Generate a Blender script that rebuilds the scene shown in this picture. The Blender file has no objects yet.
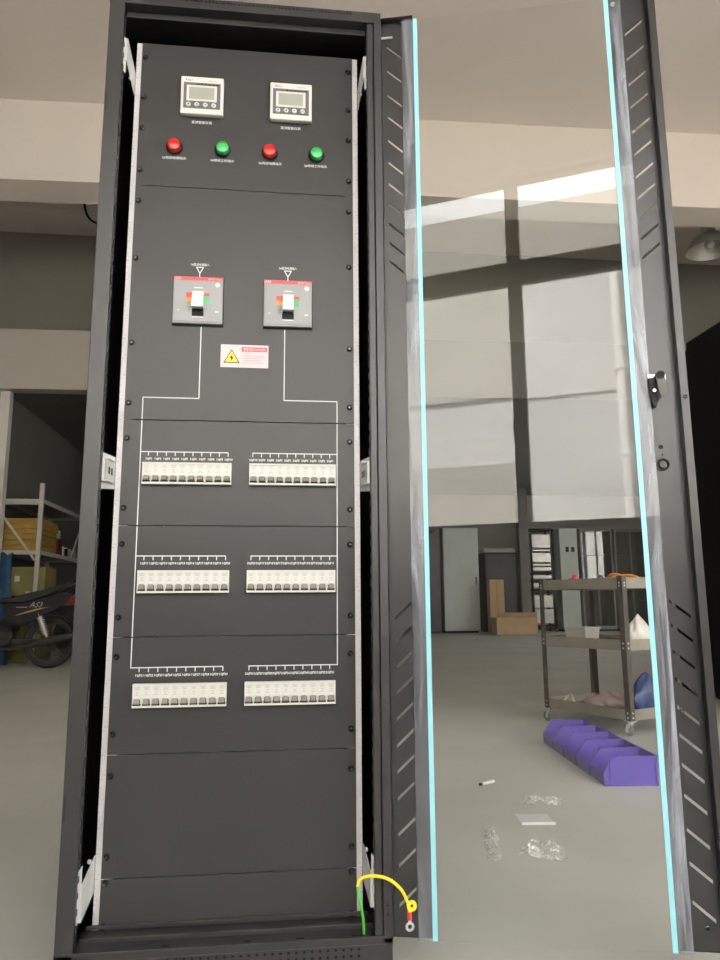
import bpy, bmesh, math, random
from mathutils import Vector, Matrix
random.seed(7)
S = bpy.context.scene
COL = S.collection
R = math.radians

# ------------------------------------------------------------------ materials
def pmat(name, rgb, rough=0.5, metal=0.0, var=0.06, scale=6.0, bump=0.0, bscale=40.0, spec=0.5, alpha=None):
    m = bpy.data.materials.new(name); m.use_nodes = True
    nt = m.node_tree; b = nt.nodes['Principled BSDF']
    b.inputs['Roughness'].default_value = rough
    b.inputs['Metallic'].default_value = metal
    b.inputs['Specular IOR Level'].default_value = spec
    tc = nt.nodes.new('ShaderNodeTexCoord')
    nz = nt.nodes.new('ShaderNodeTexNoise'); nz.inputs['Scale'].default_value = scale; nz.inputs['Detail'].default_value = 3
    nt.links.new(tc.outputs['Object'], nz.inputs['Vector'])
    cr = nt.nodes.new('ShaderNodeValToRGB')
    cr.color_ramp.elements[0].position = 0.3; cr.color_ramp.elements[1].position = 0.7
    cr.color_ramp.elements[0].color = tuple(c * (1 - var) for c in rgb) + (1,)
    cr.color_ramp.elements[1].color = tuple(min(1, c * (1 + var)) for c in rgb) + (1,)
    nt.links.new(nz.outputs['Fac'], cr.inputs['Fac'])
    nt.links.new(cr.outputs['Color'], b.inputs['Base Color'])
    if bump:
        n2 = nt.nodes.new('ShaderNodeTexNoise'); n2.inputs['Scale'].default_value = bscale
        nt.links.new(tc.outputs['Object'], n2.inputs['Vector'])
        bp = nt.nodes.new('ShaderNodeBump'); bp.inputs['Strength'].default_value = bump; bp.inputs['Distance'].default_value = 0.01
        nt.links.new(n2.outputs['Fac'], bp.inputs['Height']); nt.links.new(bp.outputs['Normal'], b.inputs['Normal'])
    return m

def srgb(r, g, b):
    f = lambda c: (c / 255 / 12.92) if c <= 10 else ((c / 255 + 0.055) / 1.055) ** 2.4
    return (f(r), f(g), f(b))

def glass_mat(name, ior, tint=(1, 1, 1), rough=0.0):
    """clear sheet: straight transmission plus a Fresnel reflection on each face"""
    m = bpy.data.materials.new(name); m.use_nodes = True
    nt = m.node_tree; nt.nodes.clear()
    out = nt.nodes.new('ShaderNodeOutputMaterial'); mix = nt.nodes.new('ShaderNodeMixShader')
    tr = nt.nodes.new('ShaderNodeBsdfTransparent'); tr.inputs['Color'].default_value = tint + (1,)
    gl = nt.nodes.new('ShaderNodeBsdfGlossy'); gl.inputs['Roughness'].default_value = rough
    fr = nt.nodes.new('ShaderNodeFresnel'); geo = nt.nodes.new('ShaderNodeNewGeometry')
    mx = nt.nodes.new('ShaderNodeMix'); mx.data_type = 'FLOAT'
    mx.inputs[2].default_value = ior; mx.inputs[3].default_value = 1.0 / ior
    nt.links.new(geo.outputs['Backfacing'], mx.inputs[0]); nt.links.new(mx.outputs[0], fr.inputs['IOR'])
    nt.links.new(fr.outputs['Fac'], mix.inputs['Fac'])
    nt.links.new(tr.outputs['BSDF'], mix.inputs[1]); nt.links.new(gl.outputs['BSDF'], mix.inputs[2])
    nt.links.new(mix.outputs['Shader'], out.inputs['Surface'])
    return m

def film_mat(name, rgb, lo, hi, scale, stretch, rough=0.25):
    """thin plastic film: partly see-through, milky where it is creased"""
    m = bpy.data.materials.new(name); m.use_nodes = True
    nt = m.node_tree; nt.nodes.clear()
    out = nt.nodes.new('ShaderNodeOutputMaterial'); mix = nt.nodes.new('ShaderNodeMixShader')
    tr = nt.nodes.new('ShaderNodeBsdfTransparent')
    pb = nt.nodes.new('ShaderNodeBsdfPrincipled'); pb.inputs['Base Color'].default_value = rgb + (1,)
    pb.inputs['Roughness'].default_value = rough
    tc = nt.nodes.new('ShaderNodeTexCoord'); mp = nt.nodes.new('ShaderNodeMapping'); mp.inputs['Scale'].default_value = stretch
    nz = nt.nodes.new('ShaderNodeTexNoise'); nz.inputs['Scale'].default_value = scale; nz.inputs['Detail'].default_value = 5
    nz.inputs['Distortion'].default_value = 1.2
    cr = nt.nodes.new('ShaderNodeValToRGB')
    cr.color_ramp.elements[0].position = 0.46; cr.color_ramp.elements[1].position = 0.70
    cr.color_ramp.elements[0].color = (lo, lo, lo, 1); cr.color_ramp.elements[1].color = (hi, hi, hi, 1)
    nt.links.new(tc.outputs['Object'], mp.inputs['Vector']); nt.links.new(mp.outputs['Vector'], nz.inputs['Vector'])
    nt.links.new(nz.outputs['Fac'], cr.inputs['Fac']); nt.links.new(cr.outputs['Color'], mix.inputs['Fac'])
    nt.links.new(tr.outputs['BSDF'], mix.inputs[1]); nt.links.new(pb.outputs['BSDF'], mix.inputs[2])
    nt.links.new(mix.outputs['Shader'], out.inputs['Surface'])
    return m

M = {}
M['black_paint'] = pmat('black powder coat', (0.026, 0.025, 0.026), 0.36, var=0.05)
M['panel_paint'] = pmat('charcoal panel paint', (0.036, 0.035, 0.036), 0.32, var=0.04, spec=0.30)
M['door_paint'] = pmat('black door paint', (0.028, 0.027, 0.028), 0.31, var=0.05, spec=0.5)
M['dark'] = pmat('matt black plastic', (0.010, 0.010, 0.010), 0.6, spec=0.25)
M['screw'] = pmat('black oxide screw', (0.07, 0.07, 0.07), 0.22, 0.8)
M['zinc'] = pmat('zinc plated steel', (0.62, 0.62, 0.60), 0.4, 0.25, var=0.10, scale=30)
M['rail'] = pmat('galvanised rail', (0.52, 0.50, 0.51), 0.5, 0.2, var=0.06, scale=20)
M['white_plastic'] = pmat('white plastic', (0.55, 0.545, 0.505), 0.45, var=0.02)
M['cream_plastic'] = pmat('cream toggle', (0.72, 0.69, 0.60), 0.4, var=0.02)
M['grey_plastic'] = pmat('grey plastic', (0.24, 0.245, 0.25), 0.35, var=0.03)
M['toggle_grey'] = pmat('grey toggle', (0.21, 0.20, 0.175), 0.4, var=0.05)
M['legend'] = pmat('white print', (0.62, 0.62, 0.62), 0.6, var=0.02)
M['legend_grey'] = pmat('grey print', (0.35, 0.35, 0.34), 0.6, var=0.02)
M['lcd'] = pmat('lcd grey green', (0.29, 0.30, 0.25), 0.3, var=0.04)
M['meter_face'] = pmat('meter face', (0.095, 0.097, 0.112), 0.5, var=0.15, scale=30)
M['red_lens'] = pmat('red lens', (0.62, 0.02, 0.015), 0.2, var=0.05)
M['green_lens'] = pmat('green lens', (0.05, 0.42, 0.12), 0.2, var=0.05)
M['red'] = pmat('red print', (0.62, 0.05, 0.06), 0.4, var=0.03)
M['orange'] = pmat('orange print', (0.8, 0.28, 0.03), 0.5, var=0.03)
M['green'] = pmat('green print', (0.05, 0.4, 0.15), 0.5, var=0.03)
M['yellow'] = pmat('yellow sticker', (0.80, 0.60, 0.03), 0.5, var=0.03)
M['pale_pink'] = pmat('label paper', (0.60, 0.50, 0.515), 0.6, var=0.02)
M['pink_print'] = pmat('pink print', (0.42, 0.20, 0.22), 0.6, var=0.02)
M['yellow_wire'] = pmat('yellow insulation', (0.85, 0.62, 0.01), 0.4, var=0.03)
M['green_wire'] = pmat('green insulation', (0.08, 0.50, 0.05), 0.4, var=0.03)
M['chrome'] = pmat('chrome', (0.75, 0.75, 0.75), 0.15, 1.0, var=0.02)
M['glass'] = glass_mat('tempered glass', 1.45, (0.985, 0.99, 0.985))
M['window_glass'] = glass_mat('window glass', 1.3)
M['cab_glass'] = glass_mat('cabinet glass', 1.5, (0.8, 0.82, 0.8))
M['film'] = film_mat('clear protective film', (0.34, 0.355, 0.40), 0.12, 0.80, 26, (1.0, 1.0, 0.10))
M['litter_film'] = film_mat('crumpled clear film', (0.85, 0.85, 0.83), 0.04, 0.75, 22, (1, 1, 1))
M['bag'] = film_mat('thin plastic bag', (0.75, 0.72, 0.70), 0.45, 0.95, 16, (1, 1, 1))
M['tape'] = pmat('cyan tape', (0.29, 0.62, 0.70), 0.45, var=0.05, scale=12)
# room
M['ceiling'] = pmat('ceiling paint', (0.82, 0.745, 0.69), 0.8, var=0.03, scale=0.6)
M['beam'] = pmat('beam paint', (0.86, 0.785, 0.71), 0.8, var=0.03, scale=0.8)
M['shaded_beam'] = pmat('shaded beam paint', (0.40, 0.365, 0.32), 0.8, var=0.03, scale=0.8)  # lower beam in shade: the darkening is put into this colour
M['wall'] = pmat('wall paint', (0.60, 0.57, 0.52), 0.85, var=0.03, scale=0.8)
M['shaded_wall'] = pmat('shaded recess wall', (0.235, 0.225, 0.19), 0.85, var=0.05, scale=0.5)  # deep recess above the mezzanine, its shade worked into the wall colour
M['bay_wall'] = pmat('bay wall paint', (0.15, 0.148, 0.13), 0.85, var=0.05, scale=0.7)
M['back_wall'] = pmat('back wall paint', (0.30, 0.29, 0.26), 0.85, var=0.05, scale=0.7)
M['floor'] = pmat('epoxy floor', (0.46, 0.462, 0.428), 0.5, var=0.10, scale=1.4, bump=0.03, bscale=5, spec=0.3)
M['frame_alu'] = pmat('grey window frame', (0.13, 0.125, 0.115), 0.5, var=0.04)
M['facade'] = pmat('facade render', (0.68, 0.66, 0.635), 0.9, var=0.05, scale=0.35)
M['facade_low'] = pmat('facade plinth', (0.50, 0.47, 0.42), 0.9, var=0.06, scale=0.5)
M['facade_top'] = pmat('facade upper band', (0.54, 0.52, 0.46), 0.9, var=0.04, scale=0.5)
M['parapet'] = pmat('parapet render', (0.37, 0.355, 0.31), 0.9, var=0.04, scale=0.5)
M['pipe'] = pmat('white downpipe', (0.85, 0.82, 0.78), 0.5, var=0.02)
M['concrete'] = pmat('outdoor concrete', (0.38, 0.37, 0.35), 0.9, var=0.08, scale=2)
# things around
M['rack_white'] = pmat('rack paint', (0.44, 0.43, 0.39), 0.5, var=0.05)
M['yellow_card'] = pmat('yellow carton', (0.36, 0.23, 0.045), 0.75, var=0.12, scale=9)
M['olive_card'] = pmat('olive carton', (0.21, 0.19, 0.06), 0.75, var=0.12, scale=5)
M['brown_card'] = pmat('brown carton', (0.40, 0.27, 0.15), 0.8, var=0.1, scale=5)
M['white_card'] = pmat('white carton', (0.60, 0.58, 0.53), 0.7, var=0.05)
M['maroon'] = pmat('dark red box', (0.12, 0.03, 0.025), 0.6, var=0.1)
M['blue_tarp'] = pmat('blue tarpaulin', (0.008, 0.06, 0.13), 0.6, var=0.25, scale=12, bump=0.5, bscale=14)
M['blue_bag'] = pmat('blue bag', (0.03, 0.055, 0.17), 0.4, var=0.25, scale=25, bump=0.5, bscale=20)
M['pink_bag'] = pmat('pink bag', (0.50, 0.40, 0.40), 0.45, var=0.3, scale=22, bump=0.6, bscale=24)
M['white_bag'] = pmat('white bag', (0.66, 0.65, 0.60), 0.4, var=0.08, scale=16, bump=0.5, bscale=20)
M['purple'] = pmat('violet plastic', (0.09, 0.055, 0.36), 0.4, var=0.06)
M['trolley_post'] = pmat('trolley angle steel', (0.075, 0.064, 0.055), 0.5, 0.2, var=0.1, scale=12)
M['trolley_shelf'] = pmat('trolley shelf steel', (0.27, 0.245, 0.21), 0.5, 0.2, var=0.12, scale=8)
M['rubber'] = pmat('rubber', (0.02, 0.02, 0.02), 0.7)
M['grey_rubber'] = pmat('grey caster rubber', (0.14, 0.14, 0.135), 0.6)
M['moto_black'] = pmat('motorcycle black', (0.012, 0.012, 0.016), 0.3, var=0.05)
M['moto_seat'] = pmat('vinyl seat', (0.012, 0.012, 0.012), 0.55, var=0.1)
M['moto_metal'] = pmat('dull engine metal', (0.06, 0.057, 0.052), 0.45, 0.6, var=0.2, scale=20)
M['tail_red'] = pmat('tail lamp red', (0.17, 0.02, 0.02), 0.25)
M['gold'] = pmat('gold decal', (0.55, 0.42, 0.12), 0.4)
M['pale_green'] = pmat('pale green steel', (0.46, 0.50, 0.46), 0.5, var=0.03)
M['black_cab'] = pmat('black server cabinet', (0.008, 0.008, 0.008), 0.6, var=0.1, scale=3, spec=0.12)
M['server_grey'] = pmat('server faces', (0.55, 0.54, 0.52), 0.3, 0.6, var=0.1, scale=9)
M['grey_cab'] = pmat('grey cabinet', (0.19, 0.19, 0.18), 0.5, var=0.05)
M['tub'] = pmat('translucent tub', (0.52, 0.52, 0.48), 0.35, var=0.05)
M['lamp_shade'] = pmat('aluminium shade', (0.55, 0.53, 0.49), 0.35, 0.4, var=0.12, scale=6)

# ------------------------------------------------------------------ mesh builder
class MB:
    def __init__(self): self.bm = bmesh.new(); self.mi = 0
    def face(self, vs):
        try:
            f = self.bm.faces.new(vs); f.material_index = self.mi; return f
        except ValueError: return None
    def hexa(self, p): self._hexa(p); return self
    def _hexa(self, p):
        v = [self.bm.verts.new(q) for q in p]
        for f in ((0,3,2,1),(4,5,6,7),(0,1,5,4),(1,2,6,5),(2,3,7,6),(3,0,4,7)): self.face([v[i] for i in f])
        return v
    def box(self, x0, x1, y0, y1, z0, z1, bev=0.0):
        if x0 > x1: x0, x1 = x1, x0
        if y0 > y1: y0, y1 = y1, y0
        if z0 > z1: z0, z1 = z1, z0
        v = self._hexa([(x0,y0,z0),(x1,y0,z0),(x1,y1,z0),(x0,y1,z0),(x0,y0,z1),(x1,y0,z1),(x1,y1,z1),(x0,y1,z1)])
        if bev:
            es = set(e for q in v for e in q.link_edges)
            r = bmesh.ops.bevel(self.bm, geom=list(es), offset=bev, segments=2, profile=0.6, affect='EDGES')
            for f in r['faces']: f.material_index = self.mi
        return self
    def obox(self, c, ax, ay, az, hx, hy, hz):
        c = Vector(c); ax = Vector(ax).normalized(); ay = Vector(ay).normalized(); az = Vector(az).normalized()
        P = [c + ax*sx*hx + ay*sy*hy + az*sz*hz for sz in (-1,1) for sx, sy in ((-1,-1),(1,-1),(1,1),(-1,1))]
        self.hexa(P); return self
    def prism(self, poly, d, off=(0,0,0)):
        """poly: 3d points of one cap, d: extrusion vector"""
        d = Vector(d); o = Vector(off)
        a = [self.bm.verts.new(Vector(p)+o) for p in poly]; b = [self.bm.verts.new(Vector(p)+o+d) for p in poly]
        n = len(a)
        self.face(a[::-1]); self.face(b)
        for i in range(n): self.face([a[i], a[(i+1)%n], b[(i+1)%n], b[i]])
        return self
    def cyl(self, p0, p1, r0, r1=None, seg=16, caps=True):
        r1 = r0 if r1 is None else r1
        p0 = Vector(p0); p1 = Vector(p1); d = (p1-p0).normalized()
        t = Vector((0,0,1)) if abs(d.z) < 0.9 else Vector((1,0,0))
        u = d.cross(t).normalized(); w = d.cross(u)
        A = []; B = []
        for i in range(seg):
            a = 2*math.pi*i/seg; o = u*math.cos(a)+w*math.sin(a)
            A.append(self.bm.verts.new(p0+o*r0)); B.append(self.bm.verts.new(p1+o*r1))
        for i in range(seg): self.face([A[i],A[(i+1)%seg],B[(i+1)%seg],B[i]])
        if caps: self.face(A[::-1]); self.face(B)
        return self
    def tube(self, pts, r, seg=8, closed=False):
        pts = [Vector(p) for p in pts]; n = len(pts); rings = []; u = None
        for i, p in enumerate(pts):
            if closed: d = (pts[(i+1)%n]-pts[i-1]).normalized()
            else: d = (pts[min(i+1,n-1)]-pts[max(i-1,0)]).normalized()
            if u is None:
                t = Vector((0,0,1)) if abs(d.z) < 0.9 else Vector((1,0,0)); u = d.cross(t).normalized()
            else: u = (u - d*u.dot(d)).normalized()
            w = d.cross(u); rr = r[i] if isinstance(r, (list, tuple)) else r
            rings.append([self.bm.verts.new(p+(u*math.cos(2*math.pi*k/seg)+w*math.sin(2*math.pi*k/seg))*rr) for k in range(seg)])
        m = n if closed else n-1
        for i in range(m):
            a, b = rings[i], rings[(i+1)%n]
            for k in range(seg): self.face([a[k],a[(k+1)%seg],b[(k+1)%seg],b[k]])
        if not closed: self.face(rings[0][::-1]); self.face(rings[-1])
        return self
    def lathe(self, prof, c, axis='z', seg=24):
        c = Vector(c); rings = []
        for r, h in prof:
            ring = []
            for k in range(seg):
                a = 2*math.pi*k/seg; x, y = max(r,1e-5)*math.cos(a), max(r,1e-5)*math.sin(a)
                p = {'z': (x,y,h), 'y': (x,h,y), '-y': (x,-h,y), 'x': (h,x,y)}[axis]
                ring.append(self.bm.verts.new(c+Vector(p)))
            rings.append(ring)
        for a, b in zip(rings, rings[1:]):
            for k in range(seg): self.face([a[k],a[(k+1)%seg],b[(k+1)%seg],b[k]])
        return self
    def perf(self, x0, x1, z0, z1, y, nx, nz, r, fn=None):
        """perforated sheet in an xz plane, octagonal holes"""
        dx = (x1-x0)/nx; dz = (z1-z0)/nz
        for i in range(nx):
            for j in range(nz):
                cx, cz = x0+(i+.5)*dx, z0+(j+.5)*dz
                sq = [(1,0),(1,1),(0,1),(-1,1),(-1,0),(-1,-1),(0,-1),(1,-1)]
                o = [self.bm.verts.new((cx+a*dx/2, y, cz+b*dz/2)) for a, b in sq]
                h = [self.bm.verts.new((cx+r*math.cos(k*math.pi/4), y, cz+r*math.sin(k*math.pi/4))) for k in range(8)]
                for k in range(8): self.face([o[k],o[(k+1)%8],h[(k+1)%8],h[k]])
        return self
    def text(self, body, x, z, size, y, align='CENTER', shear=0.0, res=1, to=None, width=None, bold=0.0):
        c = bpy.data.curves.new('t', 'FONT'); c.body = body; c.size = 1.0; c.resolution_u = res
        c.align_x = align; c.shear = shear; c.offset = bold
        o = bpy.data.objects.new('t', c); COL.objects.link(o)
        dg = bpy.context.evaluated_depsgraph_get(); dg.update()
        me = bpy.data.meshes.new_from_object(o.evaluated_get(dg))
        if me.vertices:
            xs = [v.co.x for v in me.vertices]
            sx = size if width is None else width/(max(xs)-min(xs))
            vs = []
            for v in me.vertices:
                q = Vector((x+v.co.x*sx, y, z+v.co.y*size))
                vs.append(self.bm.verts.new(to(q) if to else q))
            for p in me.polygons: self.face([vs[i] for i in p.vertices])
        bpy.data.objects.remove(o); bpy.data.curves.remove(c); bpy.data.meshes.remove(me)
        return self
    def xf(self, mat):
        bmesh.ops.transform(self.bm, matrix=mat, verts=self.bm.verts[:]); return self
    def build(self, name, mats, parent=None, loc=(0,0,0), rz=0.0, smooth=None, fix=True):
        bm = self.bm
        if fix: bmesh.ops.recalc_face_normals(bm, faces=bm.faces[:])
        me = bpy.data.meshes.new(name); bm.to_mesh(me); bm.free()
        for mm in (mats if isinstance(mats, (list, tuple)) else [mats]): me.materials.append(mm)
        if smooth is not None:
            me.polygons.foreach_set('use_smooth', [True]*len(me.polygons))
            if hasattr(me, 'set_sharp_from_angle'): me.set_sharp_from_angle(angle=R(smooth))
        o = bpy.data.objects.new(name, me); COL.objects.link(o)
        o.parent = parent; o.location = loc; o.rotation_euler = (0,0,rz)
        return o

def tag(o, label=None, cat=None, group=None, kind=None):
    if label: o['label'] = label
    if cat: o['category'] = cat
    if group: o['group'] = group
    if kind: o['kind'] = kind
    return o
def thing(name, label, cat, loc=(0,0,0), rz=0.0, group=None):
    o = bpy.data.objects.new(name, None); COL.objects.link(o); o.empty_display_size = 0.1
    o.location = loc; o.rotation_euler = (0,0,rz); return tag(o, label, cat, group)
def struct(name, mb, mat, parent=None):
    o = mb.build(name, mat, parent)
    if parent is None: o['kind'] = 'structure'
    return o
def copy_part(o, parent, dloc=(0,0,0)):
    c = o.copy(); COL.objects.link(c); c.parent = parent; c.location = Vector(o.location)+Vector(dloc); return c
def catmull(pts, n=8):
    P = [Vector(p) for p in pts]; P = [2*P[0]-P[1]] + P + [2*P[-1]-P[-2]]; out = []
    for i in range(1, len(P)-2):
        for k in range(n):
            t = k/n; a, b, c, d = P[i-1:i+3]
            out.append(0.5*((2*b)+(c-a)*t+(2*a-5*b+4*c-d)*t*t+(3*b-a-3*c+d)*t**3))
    return out + [P[-2]]
def blob(cx, cy, z0, rx, ry, h, seed, rough=0.25, nu=28, nv=14):
    """soft crumpled bag resting on z0"""
    rnd = random.Random(seed); ph = [rnd.uniform(0, 6.28) for _ in range(8)]
    m = MB(); rings = []
    for j in range(nv+1):
        t = j/nv; rr = math.sin(math.pi*min(1, 0.22+0.78*t)) ** 0.7 if t < 1 else 0.0
        ring = []
        for i in range(nu):
            a = 2*math.pi*i/nu
            k = 1+rough*(math.sin(3*a+ph[0]+4*t)*.4+math.sin(5*a+ph[1]-3*t)*.3+math.sin(9*a+ph[2]+8*t)*.2+math.sin(13*a+ph[3])*.15)
            zz = z0+h*t*(1+rough*.35*math.sin(2*a+ph[4])*t)
            ring.append(m.bm.verts.new((cx+rx*rr*k*math.cos(a), cy+ry*rr*k*math.sin(a), zz)))
        rings.append(ring)
    m.face(rings[0][::-1])
    for a, b in zip(rings, rings[1:]):
        for k in range(nu): m.face([a[k],a[(k+1)%nu],b[(k+1)%nu],b[k]])
    return m

Z0 = 0.09            # height of the lowest panel edge above the floor
U = 0.04445

# ================================================================== SETTING
ZC = 6.2
struct('floor', MB().box(-7, 9.4, -4.2, 16.2, -0.1, 0), M['floor'])
struct('ceiling', MB().box(-7, 9.4, -4.2, 16.2, ZC, ZC+0.2), M['ceiling'])
def side_wall(name, wname, x0, x1, xin, openings):
    """long wall with glazed openings (y0, y1, z0, z1)"""
    m = MB(); ops = sorted(openings); y = -4.2
    for (a, b, c, d) in ops:
        m.box(x0, x1, y, a, -0.1, ZC); m.box(x0, x1, a, b, -0.1, c); m.box(x0, x1, a, b, d, ZC); y = b
    m.box(x0, x1, y, 16.2, -0.1, ZC); struct(name, m, M['wall'])
    f = MB(); g = MB(); xm = (x0+x1)/2
    for (a, b, c, d) in ops:
        n = max(2, round((b-a)/1.2)); w = (b-a)/n
        for i in range(n+1): f.box(xm-.04, xm+.04, max(a, a+i*w-.04), min(b, a+i*w+.04), c, d)
        f.box(xm-.035, xm+.035, a, b, c, c+.05); f.box(xm-.035, xm+.035, a, b, d-.05, d)
        for i in range(n): g.box(xm-.003, xm+.003, a+i*w+.041, a+(i+1)*w-.041, c+.051, d-.051)
        pl_ = bpy.data.lights.new('window_portal', 'AREA'); pl_.shape = 'RECTANGLE'; pl_.size = d-c; pl_.size_y = b-a; pl_.cycles.is_portal = True
        po_ = bpy.data.objects.new('window_portal', pl_); COL.objects.link(po_)
        out = -1 if x0 < 0 else 1
        po_.location = ((x0 if out < 0 else x1)+out*.02, (a+b)/2, (c+d)/2); po_.rotation_euler = (0, R(90)*out, 0)
    wo_ = struct(wname, f, M['frame_alu']); g.build('pane', M['window_glass'], wo_)
struct('wall_left', MB().box(-7.2, -7, -4.2, 16.2, -0.1, ZC), M['wall'])
side_wall('wall_right', 'added_window', 9.4, 9.6, 9.4, [(-3.4, -0.4, 1.2, 3.97), (8.6, 11.6, 1.2, 2.9)])  # unseen side windows, added to brighten the ceiling and the far hall
struct('wall_back', MB().box(-7, 9.4, 16, 16.2, 0, ZC), M['back_wall'])
# window wall behind the camera
WX0, WX1, WZ0, WZ1 = -2.17, 6.63, 1.22, 4.05
wf = MB().box(-7, WX0, -4.2, -4, 0, ZC).box(WX1, 9.4, -4.2, -4, 0, ZC).box(WX0, WX1, -4.2, -4, 0, WZ0).box(WX0, WX1, -4.2, -4, WZ1, ZC)
struct('wall_front', wf, M['wall'])
npane = 8; pw = (WX1-WX0)/npane
wfr = MB()
for i in range(npane+1):
    x = WX0+i*pw
    wfr.box(max(WX0, x-.05), min(WX1, x+.05), -4.14, -4.04, WZ0, WZ1)
for a, b in ((WZ0, WZ0+.05), (3.155, 3.335), (WZ1-.04, WZ1)): wfr.box(WX0, WX1, -4.13, -4.05, a, b)
win = struct('window_1', wfr, M['frame_alu'])
gp = MB()
for i in range(npane):
    x = WX0+i*pw
    for a, b in ((WZ0+.05, 3.155), (3.335, WZ1-.04)): gp.box(x+.051, x+pw-.051, -4.093, -4.087, a+.001, b-.001)
gp.build('pane', M['window_glass'], win)
hb = MB(); hb.box(-.02, .0, -4.04, -4.03, 1.94, 2.06).obox((-.012, -4.015, 2.02), (1,0,0), (0,1,0), (0,0,1), .008, .015, .012).box(-.02, -.004, -4.005, -3.99, 1.93, 2.03)
hb.build('handle', M['dark'], win)
# concrete beams and the mezzanine
bm_ = MB(); bm_.hexa([(-7,6.104,5.24),(9.4,5.68,5.24),(9.4,6.1,5.24),(-7,6.56,5.24),(-7,6.104,ZC),(9.4,5.68,ZC),(9.4,6.1,ZC),(-7,6.56,ZC)])
struct('ceiling_beam', bm_, M['beam'])
for nm_, xa, xb, mt_ in (('mezzanine_beam', -7, .6, 'shaded_beam'), ('mezzanine_beam', .605, 9.4, 'bay_wall')):
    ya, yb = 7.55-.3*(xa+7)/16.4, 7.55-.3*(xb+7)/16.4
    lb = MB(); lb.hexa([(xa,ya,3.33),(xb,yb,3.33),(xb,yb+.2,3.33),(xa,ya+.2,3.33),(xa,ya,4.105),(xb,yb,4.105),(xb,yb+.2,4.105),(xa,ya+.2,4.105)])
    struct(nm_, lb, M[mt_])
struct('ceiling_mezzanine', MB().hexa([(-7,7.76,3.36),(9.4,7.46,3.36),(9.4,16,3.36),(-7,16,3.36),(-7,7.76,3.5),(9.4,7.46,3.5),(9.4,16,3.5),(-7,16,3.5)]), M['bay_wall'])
struct('wall_mezzanine', MB().box(-7, 9.4, 9, 9.15, 3.5, ZC), M['shaded_wall'])
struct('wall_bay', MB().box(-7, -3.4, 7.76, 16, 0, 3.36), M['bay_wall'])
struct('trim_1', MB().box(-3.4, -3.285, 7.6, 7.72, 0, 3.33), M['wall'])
struct('light_blocking_wall', MB().box(-.35, -.2, 7.9, 16, 0, 3.36), M['bay_wall'])  # added out of sight to keep side window light off the left bay
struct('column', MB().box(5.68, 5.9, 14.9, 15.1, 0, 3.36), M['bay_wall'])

# outside, seen only in the glass
struct('ground', MB().box(-40, 40, -15, -4.2, -0.3, -0.1), M['concrete'])
fac = thing('exterior_building', 'pale rendered building outside the window, mirrored in the glass door', 'building', (0,-14.3,-.1))
def fpart(n, mb, m): return mb.xf(Matrix.Translation((0,14.3,.1))).build(n, m, fac)
fpart('facade', MB().box(-30, 30, -20, -14.05, -.1, 9.3), M['facade'])
fpart('annex', MB().box(-30, -1.36, -14.049, -13.97, 5.1, 7.9), M['facade_top'])
fpart('parapet', MB().box(-30, 30, -14.049, -13.9, 7.9, 9.45), M['parapet'])
fpart('ledge', MB().box(-1.34, 30, -14.049, -13.99, 5.02, 5.07), M['facade'])
fpart('plinth', MB().box(-30, -1.36, -14.049, -13.9, -.1, 3.62), M['facade_low'])
dp = MB().cyl((.74,-13.88,-.1), (.74,-13.88,7.7), .09, seg=14)
for z in (1.2, 3.6, 5.4): dp.box(.63, .85, -14.04, -13.76, z, z+.06)
fpart('downpipe', dp, M['pipe'])

# ================================================================== CABINET
cab = thing('distribution_cabinet', 'tall black power distribution cabinet with its glass door standing open', 'electrical cabinet', (0,0,0))
YF = -0.07
def post(s, rear=False):
    m = MB()
    if rear:
        m.box(s*.262, s*.3, .69, .73, .05, 2.015); return m
    if s > 0:
        m.box(s*.2835, s*.3, YF, -.035, Z0-.02, 1.995, .0015); m.box(s*.268, s*.2832, YF+.004, -.055, Z0-.018, 1.995, .003)
    else: m.box(s*.268, s*.3, YF, -.058, Z0-.02, 1.995, .0015); m.box(s*.282, s*.3, -.058, -.035, Z0-.02, 1.995)
    # slotted return flange
    n = 70; zz0 = Z0+.0; dz = (1.985-zz0)/n; xa, xb = s*.268, s*.2705
    m.box(xa, xb, -.0485, -.0470, zz0, 1.985)
    for i in range(n+1):
        z = zz0+i*dz; m.box(xa, xb, -.058, -.0485, z-.005 if i else z, z+.005 if i < n else z)
    m.mi = 1
    if s < 0:
        for z in (1.66+Z0, .235+Z0): m.box(-.2965, -.2945, YF-.0004, YF+.001, z-.022, z+.022)
    else:
        for z in (.03, .045): m.cyl((.292, YF-.0006, Z0+z), (.292, YF+.001, Z0+z), .0025, seg=10)
    return m
for s in (-1, 1): post(s).build('frame_post', [M['black_paint'], M['dark']], cab)
for s in (-1, 1): post(s, True).build('frame_post', M['black_paint'], cab)
# header with perforated fascia
hd = MB(); zt = Z0+1.93; zl = Z0+1.906
hd.box(-.3, .3, YF, YF+.0015, zl-.002, zl+.003); hd.box(-.3, .3, YF, YF+.0015, zt-.003, zt)
hd.box(-.3, -.22, YF, YF+.0015, zl+.003, zt-.003); hd.box(.235, .3, YF, YF+.0015, zl+.003, zt-.003)
hd.perf(-.22, .235, zl+.003, zt-.003, YF+.0005, 56, 2, .0024)
hd.box(-.3, .3, YF+.008, -.046, zl, zt)
hd.box(-.3, .3, YF+.0016, -.044, zl-.002, zl); hd.box(-.3, .3, YF+.0016, YF+.008, zt-.002, zt)
hd.box(-.267, .267, -.046, -.042, zl-.016, zl-.002)
hd.build('header', M['black_paint'], cab)
MB().box(-.3, .3, -.044, .73, zt-.004, zt+.006).build('roof_panel', M['black_paint'], cab)
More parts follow.
